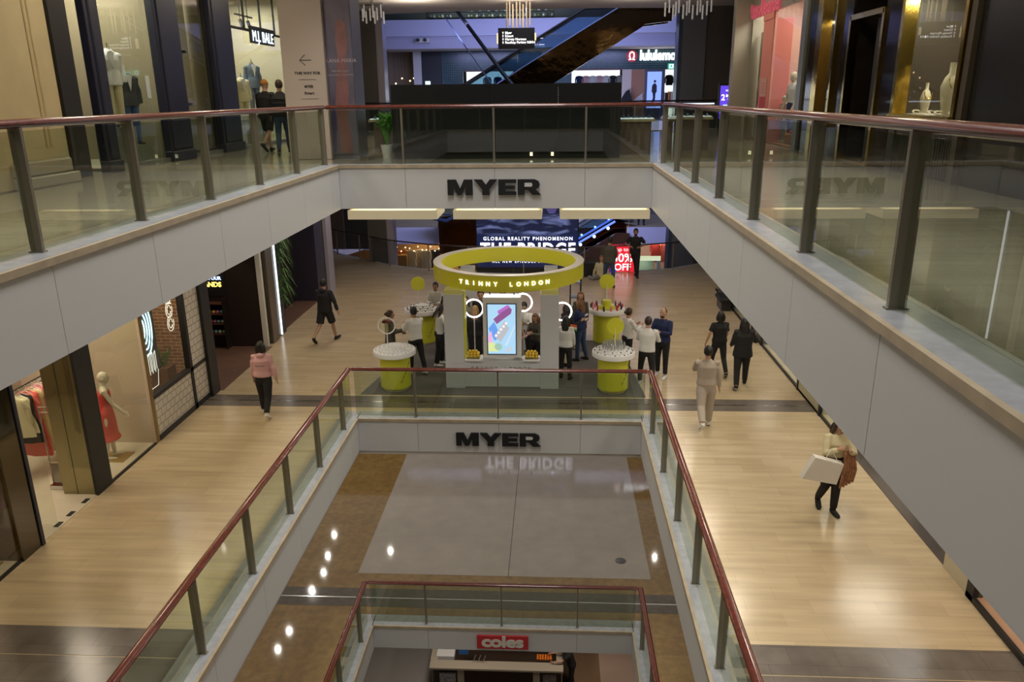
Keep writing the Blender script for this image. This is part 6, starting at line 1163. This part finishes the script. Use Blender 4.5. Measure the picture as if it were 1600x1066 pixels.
def suit(label, x, y, z, hd, H, top, bot, jk=None, legs_=True):
    """headless tailor's dummy with jacket, shirt front and trousers"""
    t = thing('tailor_dummy', label, 'mannequin', (x, y, z), -RD(hd)); s = H/1.75
    def q(mb): mb.v = [(p[0]*s, p[1]*s, p[2]*s) for p in mb.v]; return mb
    c = MB(); c.tube([(0, 0, .80), (0, 0, .95), (0, 0, 1.1), (0, 0, 1.28), (0, 0, 1.38), (0, 0, 1.44), (0, 0, 1.5)], [(.20, .14), (.19, .135), (.165, .12), (.195, .135), (.20, .11), (.12, .08), (.055, .055)], 18, up=(0, 1, 0))
    for sd in (-1, 1): c.tube([(sd*.14, 0, 1.40), (sd*.20, 0, 1.37), (sd*.235, -.01, 1.15), (sd*.24, .03, .86)], [.05, .065, .055, .042], 12)
    remesh(q(c), .014, 'jacket', top, t); v = MB(); v.prism([(-.06, 1.43), (0, 1.12), (.06, 1.43), (0, 1.46)], .10, .142, axis='y'); q(v).build('shirt_front', PWHITE, t, local=True)
    for sd in (-1, 1):
        l_ = MB(); l_.tube([(sd*.085, 0, .90), (sd*.09, 0, .5), (sd*.09, 0, .06)], [.095, .075, .06], 12, up=(0, 1, 0)); q(l_).build('trouser_leg', bot, t, local=True, smooth=True)
        l_ = MB(); l_.tube([(sd*.09, -.05, .035), (sd*.09, .08, .035), (sd*.09, .2, .02)], [(.035, .035), (.045, .03), (.03, .018)], 10); q(l_).build('shoe', BLACK, t, local=True, smooth=True)
    n_ = MB(); n_.tube([(0, 0, 1.46), (0, 0, 1.53)], [.05, .045], 12).lathe([(.012, 1.53), (.012, 1.60), (.02, 1.61)], (0, 0, 0), 10); q(n_).build('neck_cap', mat('brass_cap', (.5, .4, .2), .3, .6), t, local=True, smooth=True)
    return t
Z1 = U+.06
suit('dummy in pale dinner jacket and cream trousers under spotlight in first window', -9.05, 16.4, Z1+.75, 130, 1.78, cloth('white', CL['white']), cloth('cream', CL['cream'])); suit('dummy in dark grey suit at right of the first menswear window', -9.15, 17.15, Z1+.35, 125, 1.74, mat('suit_charcoal', (.05, .055, .065), .8), mat('suit_blue', (.06, .12, .28), .8))
suit('dummy in blue grey jacket behind the pale dinner jacket', -9.55, 16.95, Z1+.6, 130, 1.78, mat('suit_slate', (.12, .15, .20), .8), mat('suit_tan', (.25, .2, .14), .8))
suit('dummy in belted cream trench coat in the second menswear window', -9.0, 23.2, Z1+.4, 130, 1.72, cloth('cream', CL['cream']), cloth('cream', CL['cream'])); suit('tall dummy in slate grey suit right of the cream trench', -9.1, 24.4, Z1+.75, 130, 1.80, mat('suit_slate', (.12, .15, .20)), mat('suit_slate', (.12, .15, .20)))
for x, y, hh in ((-9.05, 16.4, .75), (-9.15, 17.15, .35), (-9.55, 16.95, .6), (-9.0, 23.2, .4), (-9.1, 24.4, .75)):
    MB().box(x-.22, x+.22, y-.25, y+.25, Z1, Z1+hh).build('plinth', mat('plinth_grey', (.3, .29, .26), .5), label='grey display block under the %s dummy' % {16.4: 'pale dinner jacket', 17.15: 'dark grey suit', 16.95: 'blue grey jacket', 23.2: 'trench coat', 24.4: 'tall slate suit'}[y], cat='plinth')
P('mannequin in white top and purple pyjama trousers in the pink shop window', (6.5, 22.7, U+.03), 250, 1.86, fem=True, hair=('none', ''), top='white', bottom='navy', shoes=None, sleeve='short', mann=MWH, cat='mannequin', legs=STAND); P('small child mannequin beside the taller one in the pink shop window', (6.4, 23.1, U+.03), 250, 1.25, hair=('none', ''), top='blush', bottom='grey', shoes=None, mann=MWH, cat='mannequin', legs=STAND)
P('pale mannequin in white dress in the lower lit shop window at right', (4.95, 43.75, LZ), 180, 1.78*1.9/1.9, fem=True, hair=('none', ''), top='white', bottom='grey', shoes=None, mann=MWH, cat='mannequin', legs=STAND, vox=.016)
